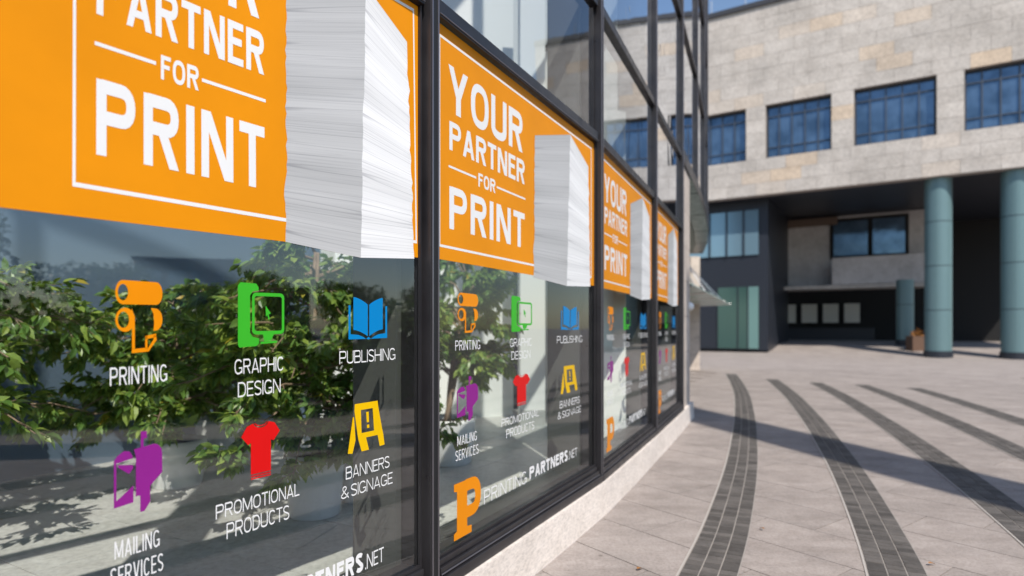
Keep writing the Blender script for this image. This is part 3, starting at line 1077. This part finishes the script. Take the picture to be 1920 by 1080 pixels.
def art_shirt():
    P_ = [(0, [(.24, .09), (.76, .09), (.76, .66), (.83, .63), (1.0, .79), (.86, .96), (.70, 1.0), (.66, .95), (.58, .915), (.5, .905), (.42, .915), (.34, .95), (.30, 1.0), (.14, .96), (0, .79), (.17, .63), (.24, .66)])]
    P_.append((0, [(.24, .0), (.76, .0), (.76, .025), (.24, .025)]))
    P_.append((0, [(.24, .045), (.76, .045), (.76, .07), (.24, .07)]))
    P_ += [(1, q) for q in [[(a_.x, a_.y) for a_ in s] for s in path_strip([(.335, .995), (.40, .955), (.5, .94), (.60, .955), (.665, .995)], .018)]]
    return P_
def art_aframe():
    P_ = [(0, [(.18, 1.0), (.80, 1.0), (.82, .86), (.17, .86)]),
          (0, [(.17, .86), (.34, .86), (.36, .38), (.30, .38), (.25, .38)]), (0, [(.66, .86), (.82, .86), (.93, .38), (.70, .38)]),
          (0, [(.25, .38), (.93, .38), (.96, .27), (.27, .27)]),
          (0, [(.27, .27), (.48, .27), (.56, .0), (.36, .0)]), (0, [(.80, .27), (.96, .27), (1.0, .03), (.86, .02)]),
          (1, [(.48, .80), (.55, .80), (.56, .58), (.50, .58)]), (1, [(.50, .53), (.565, .53), (.57, .46), (.505, .46)]),
          (0, [(0, .02), (.12, .0), (.20, .26), (.16, .74), (.13, .74)])]
    return P_
def art_P():
    # slab-serif capital: outer profile of the stem and feet, then the bowl
    P_ = [(0, [(.0, .0), (.62, .0), (.62, .13), (.46, .15), (.46, .40), (.10, .40), (.10, .15), (0, .12)]),
          (0, [(.10, .40), (.46, .40), (.46, .86), (.46, 1.0), (.0, 1.0), (.0, .87), (.10, .85)])]
    P_ += [(1, [(a_.x, a_.y) for a_ in s]) for s in path_strip([(.40, .90)] + arcpts(.62, .655, .24, .245, 90, -90, 14, 2.4) + [(.40, .41)], .22)]
    return P_
ICONS = [
    ('roll', art_roll, (.268, .474, 1.474, 1.683), M_iorange, [('PRINTING', .246, .496, 1.385, 1.436)], 'orange paper roll icon over the word PRINTING on the '),
    ('computer', art_computer, (.864, 1.150, 1.476, 1.694), M_green, [('GRAPHIC', .845, 1.147, 1.387, 1.437), ('DESIGN', .864, 1.126, 1.310, 1.360)], 'green computer icon over the words GRAPHIC DESIGN on the '),
    ('book', art_book, (1.626, 1.968, 1.488, 1.658), M_blue, [('PUBLISHING', 1.552, 2.047, 1.392, 1.443)], 'blue open book icon over the word PUBLISHING on the '),
    ('mailbox', art_mail, (.262, .473, 1.012, 1.246), M_purple, [('MAILING', .265, .461, .896, .946), ('SERVICES', .248, .478, .821, .873)], 'purple mailbox icon over the words MAILING SERVICES on the '),
    ('tshirt', art_shirt, (.883, 1.121, 1.025, 1.215), M_red, [('PROMOTIONAL', .741, 1.253, .925, .971), ('PRODUCTS', .800, 1.184, .851, .902)], 'red T-shirt icon over the words PROMOTIONAL PRODUCTS on the '),
    ('signboard', art_aframe, (1.620, 1.944, 1.029, 1.226), M_yellow, [('BANNERS', 1.604, 1.991, .932, .982), ('& SIGNAGE', 1.565, 2.020, .859, .908)], 'yellow folding sign icon over BANNERS & SIGNAGE on the '),
]
for w in (1, 2, 3, 4):
    fm = fm_icon(w)
    for nm, art, (x0, x1, y0, y1), m_, caps, lab in ICONS:
        c = fm((x0 + x1) / 2, y0)
        root = thing('window_sticker', P(w, c[0], .002, c[1]), lab + NAMES[w], 'window sticker', 'coloured service stickers on the shop windows')
        bx_ = box01(x0, x1, y0, y1)
        decal('icon', [(li, [bx_(p) for p in q]) for li, q in art()], w, fm, .0014, m_, root)
        for (s, a_, b_, z0, z1) in caps:
            decal('caption', text_polys(s, a_, b_, z0, z1, .0057, 1.1), w, fm, .0014, M_white, root)
    c = fm(.36, .42)
    root = thing('website_sticker', P(w, c[0], .002, c[1]), 'orange letter P and white website lettering at the foot of the ' + NAMES[w], 'window sticker', 'website stickers on the shop windows')
    bx_ = box01(.234, .512, .418, .705)
    decal('logo', [(li, [bx_(p) for p in q]) for li, q in art_P()], w, fm, .0014, M_iorange, root)
    decal('lettering', text_polys('PRINTING', .538, 1.071, .528, .605, .0085, 1.6), w, fm, .0014, M_white, root)
    decal('lettering', text_polys('PARTNERS', 1.113, 1.751, .540, .617, .0200, .62), w, fm, .0014, M_white, root)
    decal('lettering', text_polys('.NET', 1.768, 1.936, .540, .601, .0070, 1.1), w, fm, .0014, M_white, root)

# ------------------------------------------------------------------ plants
def leaf_geo(mb, p, d, up, ln, wd, fold=.35, mi=0):
    """one ovate folded leaf, 6 faces"""
    d = Vector(d).normalized(); up = Vector(up)
    x = d.cross(up)
    if x.length < 1e-3: x = d.cross(Vector((1, 0, 0)))
    x.normalize(); n = x.cross(d).normalized()
    p = Vector(p)
    prof = ((0, 0), (.28, .86), (.62, .80), (1.0, 0.02))
    i0 = len(mb.v)
    for k, (u, h) in enumerate(prof):
        c = p + d * (ln * u) - n * (ln * .22 * u * u)
        mb.v.append(tuple(c))
        e = wd / 2 * h
        mb.v.append(tuple(c + x * e + n * (e * fold)))
        mb.v.append(tuple(c - x * e + n * (e * fold)))
    for k in range(3):
        a = i0 + 3 * k
        mb.f.append((a, a + 1, a + 4, a + 3)); mb.mi.append(mi)
        mb.f.append((a, a + 3, a + 5, a + 2)); mb.mi.append(mi)

# leaf mesh shared by the leaves that are objects of their own
lf = MB(); leaf_geo(lf, (0, 0, 0), (1, 0, 0), (0, 0, 1), 1.0, .52)
leaf_me = bpy.data.meshes.new('leaf')
leaf_me.from_pydata(lf.v, [], lf.f); leaf_me.materials.append(M_leaf); leaf_me.update()

def ficus(loc, height, spread, label, seed, nleaf, droop=.0, single=300, lean=(0, 0), umin=None):
    rn = random.Random(seed)
    root = thing('ficus_tree', loc, label, 'tree', 'potted fig trees inside the shop')
    lx, ly, lz = loc
    tr = MB()
    for k in range(2):
        a0 = rn.uniform(0, 6.28); pts = []
        for i in range(9):
            u = i / 8
            tw = a0 + u * 5 + k * pi
            pts.append((cos(tw) * .030 * (1 - u * .3) + lean[0] * u * height, sin(tw) * .030 * (1 - u * .3) + lean[1] * u * height, u * height * .80))
        tr.tube(pts, [.032 * (1 - .6 * i / 8) for i in range(9)], 8)
    obj('trunk', tr, M_bark, root, smooth=True, local=True)
    br = MB(); leaves = []
    nb_ = 46
    for i in range(nb_):
        u = rn.uniform(umin or (.12 if droop else .22), 1.0)
        z0 = height * .80 * u
        an = rn.uniform(0, 2 * pi)
        r = spread * rn.uniform(.55, 1.05) * (1 - .45 * max(0, u - .55) / .45)
        dz = rn.uniform(.0, .35) * height * .5 * (u - .25) - droop * rn.uniform(.1, .7)
        p0 = Vector((lean[0] * u * height, lean[1] * u * height, z0))
        p3 = p0 + Vector((cos(an) * r, sin(an) * r, dz))
        p1 = p0.lerp(p3, .35) + Vector((0, 0, .10)); p2 = p0.lerp(p3, .7) + Vector((0, 0, .09))
        if p3.z < -.28: p3.z = -.28 + rn.random() * .1
        pts = [p0, p1, p2, p3]
        br.tube([tuple(p) for p in pts], [.013, .009, .006, .003], 5)
        # twigs
        for q in range(7):
            v_ = rn.uniform(.25, 1.0)
            j = min(2, int(v_ * 3)); f_ = v_ * 3 - j
            b0 = pts[j].lerp(pts[j + 1], f_)
            dr = Vector((cos(an + rn.uniform(-1.3, 1.3)), sin(an + rn.uniform(-1.3, 1.3)), rn.uniform(-.7, .55))).normalized()
            tl = rn.uniform(.10, .26)
            b1 = b0 + dr * tl
            br.tube([tuple(b0), tuple(b1)], [.004, .002], 4, cap=False)
            for e in range(int(nleaf / (nb_ * 7)) + (1 if rn.random() < (nleaf / (nb_ * 7)) % 1 else 0)):
                pp = b0.lerp(b1, rn.uniform(.25, 1.05)) + Vector((rn.gauss(0, .012), rn.gauss(0, .012), rn.gauss(0, .012)))
                ld = (dr + Vector((rn.gauss(0, .6), rn.gauss(0, .6), rn.gauss(-.45, .45)))).normalized()
                up = Vector((rn.gauss(0, .5), rn.gauss(0, .5), 1)).normalized()
                leaves.append((pp, ld, up, rn.uniform(.07, .12)))
    obj('branches', br, M_bark, root, smooth=True, local=True)
    # nearest to the glass (plaza side) first
    cdir = Vector((-lx, -ly, 0)).normalized()
    leaves.sort(key=lambda q: -(q[0].x * cdir.x + q[0].y * cdir.y))
    for pp, ld, up, sz in leaves[:single]:
        o = bpy.data.objects.new('leaf', leaf_me)
        x = ld; y = up.cross(x).normalized(); z = x.cross(y).normalized()
        mm = Matrix((x, y, z)).transposed().to_4x4() @ Matrix.Scale(sz, 4)
        mm.translation = pp
        o.matrix_local = mm
        COL.objects.link(o); o.parent = root
    rest = MB()
    for pp, ld, up, sz in leaves[single:]:
        leaf_geo(rest, pp, ld, up, sz, sz * .52)
    obj('crown', rest, M_leaf, root, local=True, kind='stuff')
    return root

def pot(loc, r, h, label):
    root = thing('plant_pot', loc, label, 'plant pot', 'white plant pots inside the shop')
    prof = [(0, 0), (r * .80, 0), (r * .83, .012), (r * .98, h * .9), (r, h), (r * .93, h), (r * .91, h - .06)]
    mb = MB(); seg = 40
    for (rr_, zz_) in prof:
        for q in range(seg):
            an = 2 * pi * q / seg
            mb.v.append((cos(an) * rr_, sin(an) * rr_, zz_))
    for k in range(len(prof) - 1):
        for q in range(seg):
            a_ = k * seg + q; b_ = k * seg + (q + 1) % seg
            mb.f.append((a_, b_, b_ + seg, a_ + seg)); mb.mi.append(0)
    obj('shell', mb, M_pot, root, smooth=True, local=True)
    sm = MB(); sm.poly([(cos(2 * pi * q / 24) * r * .915, sin(2 * pi * q / 24) * r * .915, h - .055) for q in range(24)])
    obj('soil', sm, M_soil, root, local=True)
    return root
PA, PB, PC = (-1.463, 4.55, .121), (-1.20, 4.95, .121), (-.66, 6.3, .121)
PD, PE, PF = (-2.95, 5.4, .121), (-3.2, 6.7, .121), (-3.72, 4.05, .121)
pot(PF, .24, .40, 'white pot at the left edge of the nearest window')
pot(PD, .24, .40, 'white pot under the fig tree at the left of the nearest window')
pot(PE, .24, .40, 'white pot at the back of the nearest window')
pot(PA, .22, .46, 'white pot under the hanging fig leaves in the nearest window')
pot(PB, .205, .42, 'white pot half behind the dark post of the nearest window')
pot(PC, .29, .46, 'wide white pot standing in the second window')
ficus((PA[0], PA[1], .50), 1.95, .98, 'large drooping fig tree filling the middle of the nearest window', 3, 8200, .62)
ficus((PB[0], PB[1], .47), 1.95, .72, 'smaller fig tree by the dark post in the nearest window', 8, 4600, .35)
ficus((PC[0], PC[1], .50), 2.0, .58, 'bushy fig tree behind the icons of the second window', 5, 6600, .0, lean=(.08, .20), umin=.26)
ficus((PD[0], PD[1], .47), 1.62, 1.08, 'wide fig tree at the left of the nearest window, below the poster', 13, 7600, .25)
ficus((PE[0], PE[1], .47), 1.7, .95, 'fig tree farthest back in the nearest window', 17, 5600, .10, 150)
ficus((PF[0], PF[1], .47), 1.55, 1.15, 'fig tree at the left edge of the nearest window', 23, 4600, .0)
def fallen(loc, rot, sc, label):
    mb = MB(); leaf_geo(mb, (0, 0, .012), (1, 0, 0), (0, 0, 1), sc, sc * .5, .5)
    o = obj('fallen_leaf', mb, M_deadleaf, label=label, category='leaf')
    o.location = loc; o.rotation_euler = (0, 0, rot)
fallen((-1.20, 4.60, .121), .4, .10, 'brown dry leaf on the shop floor near the white pots')
fallen((-1.12, 4.52, .121), 2.2, .08, 'small curled brown leaf on the shop floor nearer the glass')
fallen((.77, 3.78, .002), .8, .06, 'tiny dark leaf lying on the plaza slabs near the plinth')
fallen((1.86, 4.52, .008), 1.9, .05, 'curled leaf caught at the edge of the first dark band')
fallen((2.62, 3.86, .008), .2, .055, 'brown leaf beside the lower end of the second dark band')

# hedge and trees across the plaza, behind and beside the camera: seen in the window reflections
def crown_cloud(mb, rn, c, rad, n, size, shell=.45):
    for i in range(n):
        d = Vector((rn.gauss(0, 1), rn.gauss(0, 1), rn.gauss(0, 1))).normalized()
        r = (rn.random() ** .45)
        p = Vector(c) + Vector((d.x * rad[0], d.y * rad[1], d.z * rad[2])) * r
        if p.z < .06: p.z = .06 + rn.random() * .1
        ld = (d + Vector((rn.gauss(0, .7), rn.gauss(0, .7), rn.gauss(-.2, .6)))).normalized()
        leaf_geo(mb, p, ld, (rn.gauss(0, .5), rn.gauss(0, .5), 1), size * rn.uniform(.7, 1.3), size * .62)

def bush_mesh(seed, n):
    rn = random.Random(seed)
    mb = MB()
    for k in range(7):
        crown_cloud(mb, rn, (rn.uniform(-.55, .55), rn.uniform(-.7, .7), rn.uniform(.45, 1.45)), (.55, .55, .5), n // 7, .13)
    me = bpy.data.meshes.new('crown')
    me.from_pydata([tuple(q) for q in mb.v], [], mb.f); me.materials.append(M_hedge); me.update()
    st = MB()
    for k in range(5):
        an = rn.uniform(0, 6.28)
        st.tube([(0, 0, 0), (cos(an) * .2, sin(an) * .2, .6), (cos(an) * .45, sin(an) * .45, 1.3)], [.03, .02, .008], 5)
    sm = bpy.data.meshes.new('stems')
    sm.from_pydata(st.v, [], st.f); sm.materials.append(M_bark); sm.update()
    return me, sm
bm_ = [bush_mesh(s, 4200) for s in (21, 22)]
k = 0
for i, (x, y) in enumerate(((8.6, -2.6), (8.9, -1.2), (8.4, .1), (9.0, 1.4), (8.6, 2.6), (9.2, 3.9), (9.0, 5.3), (10.4, -.6), (10.6, 1.8), (10.9, 4.6))):
    r = thing('hedge_bush', (x, y, 0), 'green leafy hedge bush across the plaza, reflected in the shop glass', 'bush', 'hedge bushes mirrored in the glass')
    r.rotation_euler = (0, 0, i * 1.7); s = (1.0, 1.12, .92, 1.05, .88)[i % 5]
    r.scale = (s, s, s)
    for nm, me in zip(('crown', 'stems'), bm_[i % 2]):
        o = bpy.data.objects.new(nm, me); COL.objects.link(o); o.parent = r
def tree_mesh(seed, h, rad, n, size):
    rn = random.Random(seed); mb = MB()
    for k in range(16):
        an = rn.uniform(0, 6.28); q = rad * rn.uniform(.1, .85)
        crown_cloud(mb, rn, (cos(an) * q, sin(an) * q, h * rn.uniform(.42, .92)), (rad * .45, rad * .45, h * .13), n // 16, size)
    me = bpy.data.meshes.new('crown')
    me.from_pydata([tuple(q) for q in mb.v], [], mb.f); me.materials.append(M_tree); me.update()
    st = MB()
    st.tube([(0, 0, 0), (.05, 0, h * .3), (0, .08, h * .8)], [.2, .15, .04], 8)
    for k in range(6):
        an = k * 1.05; z0 = h * (.3 + .06 * k)
        st.tube([(0, 0, z0), (cos(an) * rad * .6, sin(an) * rad * .6, z0 + h * .22)], [.08, .02], 6)
    sm = bpy.data.meshes.new('trunk')
    sm.from_pydata(st.v, [], st.f); sm.materials.append(M_bark); sm.update()
    return me, sm
tm = [tree_mesh(31, 6.0, 2.3, 3600, .30), tree_mesh(32, 5.2, 2.6, 3600, .30)]
for i, (x, y, s) in enumerate(((24, -7.5, .95), (27, -3.0, .80), (30, 3.0, .72), (33, 8.0, .78), (36, 14, .7), (29, -12, 1.0), (22, -14, 1.1))):
    r = thing('broadleaf_tree', (x, y, 0), 'dark green round tree far across the plaza, mirrored in the nearest window', 'tree', 'trees mirrored in the glass')
    r.rotation_euler = (0, 0, i * 2.1); r.scale = (s, s, s)
    for nm, me in zip(('crown', 'trunk'), tm[i % 2]):
        o = bpy.data.objects.new(nm, me); COL.objects.link(o); o.parent = r
# low dark block beyond the trees
fb = thing('distant_block', (64, -2, 0), 'low dark office block on the skyline mirrored in the nearest window', 'building')
mb = MB(); mb.prism([(60, -6), (72, -6), (72, 2.5), (60, 2.5)], 0, 7.6); obj('wall', mb, M_farwall, fb)
mb = MB(); mb.prism([(62, 2.51), (70, 2.51), (70, 9), (62, 9)], 0, 5.6); obj('wing', mb, M_farwall, fb)
mb = MB(); mb.prism([(59.8, -6.2), (72.2, -6.2), (72.2, 2.7), (59.8, 2.7)], 7.601, 7.9); obj('roof', mb, M_coping, fb)
for zz_ in (1.2, 3.4, 5.4):
    for yy in (-5, -3.2, -1.4, .4):
        mb = MB(); mb.prism([(59.94, yy), (60.05, yy), (60.05, yy + 1.3), (59.94, yy + 1.3)], zz_, zz_ + 1.3)
        obj('window', mb, M_farglass, fb)
# tall round column whose shadow falls across the plaza
CX, CY = 3.15 + SX * 14.2, 10.7 + SY * 14.2
cl = thing('tall_column', (CX, CY, 0), 'tall round concrete column behind the camera, throwing the shadow on the plaza', 'column')
mb = MB(); mb.tube([(CX, CY, 0), (CX, CY, 17.9)], .52, 32); obj('shaft', mb, M_concrete, cl, smooth=False)
mb = MB(); mb.tube([(CX, CY, 17.901), (CX, CY, 18.3)], .54, 32); obj('cap', mb, M_coping, cl)
mb = MB(); mb.tube([(CX, CY, .003), (CX, CY, .3)], .60, 32); obj('base', mb, M_coping, cl)

# ------------------------------------------------------------------ the stone building across the plaza
S = thing('stone_building', (F0.x, F0.y, 0), 'large pale stone clad building with dark windows and a deep portico', 'building')
def fpr(mb, t0, t1, d0, d1, z0, z1, mi=0):
    q = [FP(t0, d0, 0), FP(t1, d0, 0), FP(t1, d1, 0), FP(t0, d1, 0)]
    mb.prism([(p[0], p[1]) for p in q][::-1], z0, z1, mi)
T0, T1 = -8.6, 19.0
ZF, ZW0, ZW1, ZR = 8.95, 10.97, 13.92, 19.5
wins = []
tcur = 8.22
wins = [(8.97, 12.4), (4.67, 7.93), (0.08, 3.62), (-4.55, -1.02)]
wins.append((13.5, 16.9))
core = MB()
fpr(core, T0, T1, .06, .6, ZF, ZW0)
fpr(core, T0, T1, .06, .6, ZW1, ZR)
edges = sorted(wins)
prev = T0
for a_, b_ in edges:
    fpr(core, prev, a_, .06, .6, ZW0, ZW1); prev = b_
fpr(core, prev, T1, .06, .6, ZW0, ZW1)
obj('facade_core', core, M_facadecore, S)
# roof and body behind
mb = MB(); fpr(mb, T0 + .2, T1, .61, 22, ZF + .4, ZR - .1); obj('upper_body', mb, M_facadecore, S)
mb = MB(); fpr(mb, T0 - .1, T1, -.12, .7, ZR + .001, ZR + .28); obj('roof_coping', mb, M_coping, S)
for i in range(14):
    mb = MB(); q = FP(T0 + .6 + i * 1.9, .5, 0)
    mb.tube([(q[0], q[1], ZR + .28), (q[0], q[1], ZR + 1.3)], .025, 5); obj('roof_post', mb, M_steel, S)
rp = random.Random(77)
def course(z0, z1, spans, ln, shift):
    for a_, b_ in spans:
        x = a_ - (shift % ln)
        while x < b_ - .02:
            lo, hi = max(a_, x), min(b_, x + ln)
            x += ln
            if hi - lo < .06: continue
            mb = MB()
            d0 = rp.uniform(-.006, .006)
            fpr(mb, lo + .006, hi - .006, d0, .058, z0 + .006, z1 - .006)
            obj('cladding_panel', mb, M_facade, S)
gaps = []
prev = T0
for a_, b_ in edges:
    gaps.append((prev, a_)); prev = b_
gaps.append((prev, T1))
TV = 13.6
full = [(T0, T1)]
hh = (ZW0 - ZF) / 3
for i in range(3): course(ZF + i * hh, ZF + (i + 1) * hh, full, 1.55, i * .78)
hh = (ZW1 - ZW0) / 4
for i in range(4): course(ZW0 + i * hh, ZW0 + (i + 1) * hh, gaps, 1.55, 0)
hh = (ZR - ZW1) / 8
for i in range(8): course(ZW1 + i * hh, ZW1 + (i + 1) * hh, full, 1.55, .4 + i * .78)
# windows
for a_, b_ in wins:
    fr = MB()
    fpr(fr, a_, a_ + .09, .25, .50, ZW0, ZW1); fpr(fr, b_ - .09, b_, .25, .50, ZW0, ZW1)
    fpr(fr, a_ + .09, b_ - .09, .25, .50, ZW0, ZW0 + .09); fpr(fr, a_ + .09, b_ - .09, .25, .50, ZW1 - .09, ZW1)
    wo = obj('window', fr, M_coping, S)
    mb = MB(); fpr(mb, a_ + .09, b_ - .09, .40, .46, ZW0 + .09, ZW1 - .09); obj('pane', mb, M_farglass, wo)
    for i in range(1, 5):
        x = a_ + (b_ - a_) * i / 5
        mb = MB(); fpr(mb, x - .03, x + .03, .30, .399, ZW0 + .091, ZW1 - .091); obj('window_bar', mb, M_bar, wo)
    for zb_ in (ZW0 + .62, ZW1 - .62):
        mb = MB(); fpr(mb, a_ + .091, b_ - .091, .32, .398, zb_ - .025, zb_ + .025); obj('window_bar', mb, M_bar, wo)
# portico soffit and recess
mb = MB(); fpr(mb, T0 + .2, T1, .601, 22, ZF, ZF + .39); obj('portico_soffit', mb, M_darkclad, S)
mb = MB(); fpr(mb, T0 + .2, 16, 16.0, 16.3, 0, ZF - .003); obj('portico_back_wall', mb, M_black, S)
def tx(px, d):
    """t of the facade point seen at picture column px, d metres behind the facade"""
    u = (px - 960) / FPX
    b_ = F0 + FN * d
    return (b_.x - u * b_.y) / (u * FD.y - FD.x)
# navy framed glass block at the left of the portico
dL = 1.2
tl0, tl1 = tx(1440, dL), tx(1250, dL)
mb = MB(); fpr(mb, tl0, tl1, dL, dL + 8, .2, ZF - .004); obj('navy_block', mb, M_darkclad, S)
def lay(nm, x0, x1, d, z0, z1, m_, th=.08, par=S):
    mb = MB(); fpr(mb, tx(x1, d), tx(x0, d), d, d + th, z0, z1)
    return obj(nm, mb, m_, par)
gw = lay('glass_screen', 1290, 1422, dL - .09, 5.75, 8.35, M_paleglass)
for px in (1330, 1362, 1394):
    lay('screen_bar', px - 1.5, px + 1.5, dL - .16, 5.75, 8.35, M_darkclad, .06, gw)
for x0, x1, m_ in ((1290, 1343, M_darkclad), (1346, 1382, M_tealglass), (1384, 1401, M_tealglass), (1403, 1422, M_paleteal)):
    lay('glass_screen', x0, x1, dL - .09, .30, 3.9, m_)
for px in (1344.5, 1383, 1402):
    lay('screen_bar', px - 1, px + 1, dL - .12, .30, 3.9, M_darkclad, .12)
# recess wall with window band, balcony beam and black ground floor opening
dR = 9.5
lay('recess_wall', 1440, 1760, dR, 4.3, 8.9, M_recess, .3)
lay('recess_ceiling_panel', 1440, 1570, dR - .35, 8.35, 8.85, M_brownsof, .3)
lay('window_surround', 1556, 1704, dR - .11, 6.05, 8.7, M_black, .09)
w1 = lay('window', 1563, 1627, dR - .20, 6.25, 8.5, M_farglass, .07)
w2 = lay('window', 1636, 1697, dR - .20, 6.25, 8.5, M_farglass, .07)
lay('balcony_beam', 1560, 1738, dR - 2.0, 4.25, 5.95, M_recess, .5)
lay('beam_edge', 1440, 1738, dR - 2.05, 4.0, 4.22, M_facade, 2.2)
for i in range(4):
    x0 = 1463 + i * 40
    lay('wall_panel', x0, x0 + 29, 15.0, 1.9, 3.3, M_panelprint, .06)
lay('counter', 1470, 1640, 14.6, .62, 1.5, M_darkclad, .4)
# columns
def column(px, d, r, z1, nm='column'):
    q = FP(tx(px, d), d, 0)
    mb = MB(); mb.tube([(q[0], q[1], gz(q[0], q[1]) - .05), (q[0], q[1], z1)], r, 28)
    co = obj(nm, mb, M_teal, S, smooth=False)
    z = gz(q[0], q[1])
    mb = MB(); mb.tube([(q[0], q[1], z - .04), (q[0], q[1], z + .28)], r + .05, 28); obj('collar', mb, M_darkclad, co)
    k = z + 2.3
    while k < z1 - .5:
        mb = MB(); mb.tube([(q[0], q[1], k), (q[0], q[1], k + .03)], r + .006, 28); obj('seam_ring', mb, M_darkclad, co)
        k += 2.2
column(1759, .9, .58, ZF - .002)
column(1697, 6.0, .45, 4.3)
column(1905, .9, .58, ZF - .002)
# planter by the column
q = FP(tx(1722, 3.5), 3.5, 0)
pl = thing('planter_box', (q[0], q[1], gz(q[0], q[1])), 'small rusty brown planter box beside the teal column', 'planter')
mb = MB()
for x0, x1, y0, y1 in ((-.5, .5, -.3, -.25), (-.5, .5, .25, .3), (-.5, -.45, -.249, .249), (.45, .5, -.249, .249)):
    mb.prism([(x0, y0), (x1, y0), (x1, y1), (x0, y1)], -.05, .75)
obj('box', mb, M_planter, pl, local=True)
mb = MB(); mb.prism([(-.449, -.249), (.449, -.249), (.449, .249), (-.449, .249)], -.04, .62); obj('soil', mb, M_soil, pl, local=True)
mb = MB(); crown_cloud(mb, random.Random(3), (0, 0, .85), (.4, .25, .22), 160, .14); obj('foliage', mb, M_deadleaf, pl, local=True)
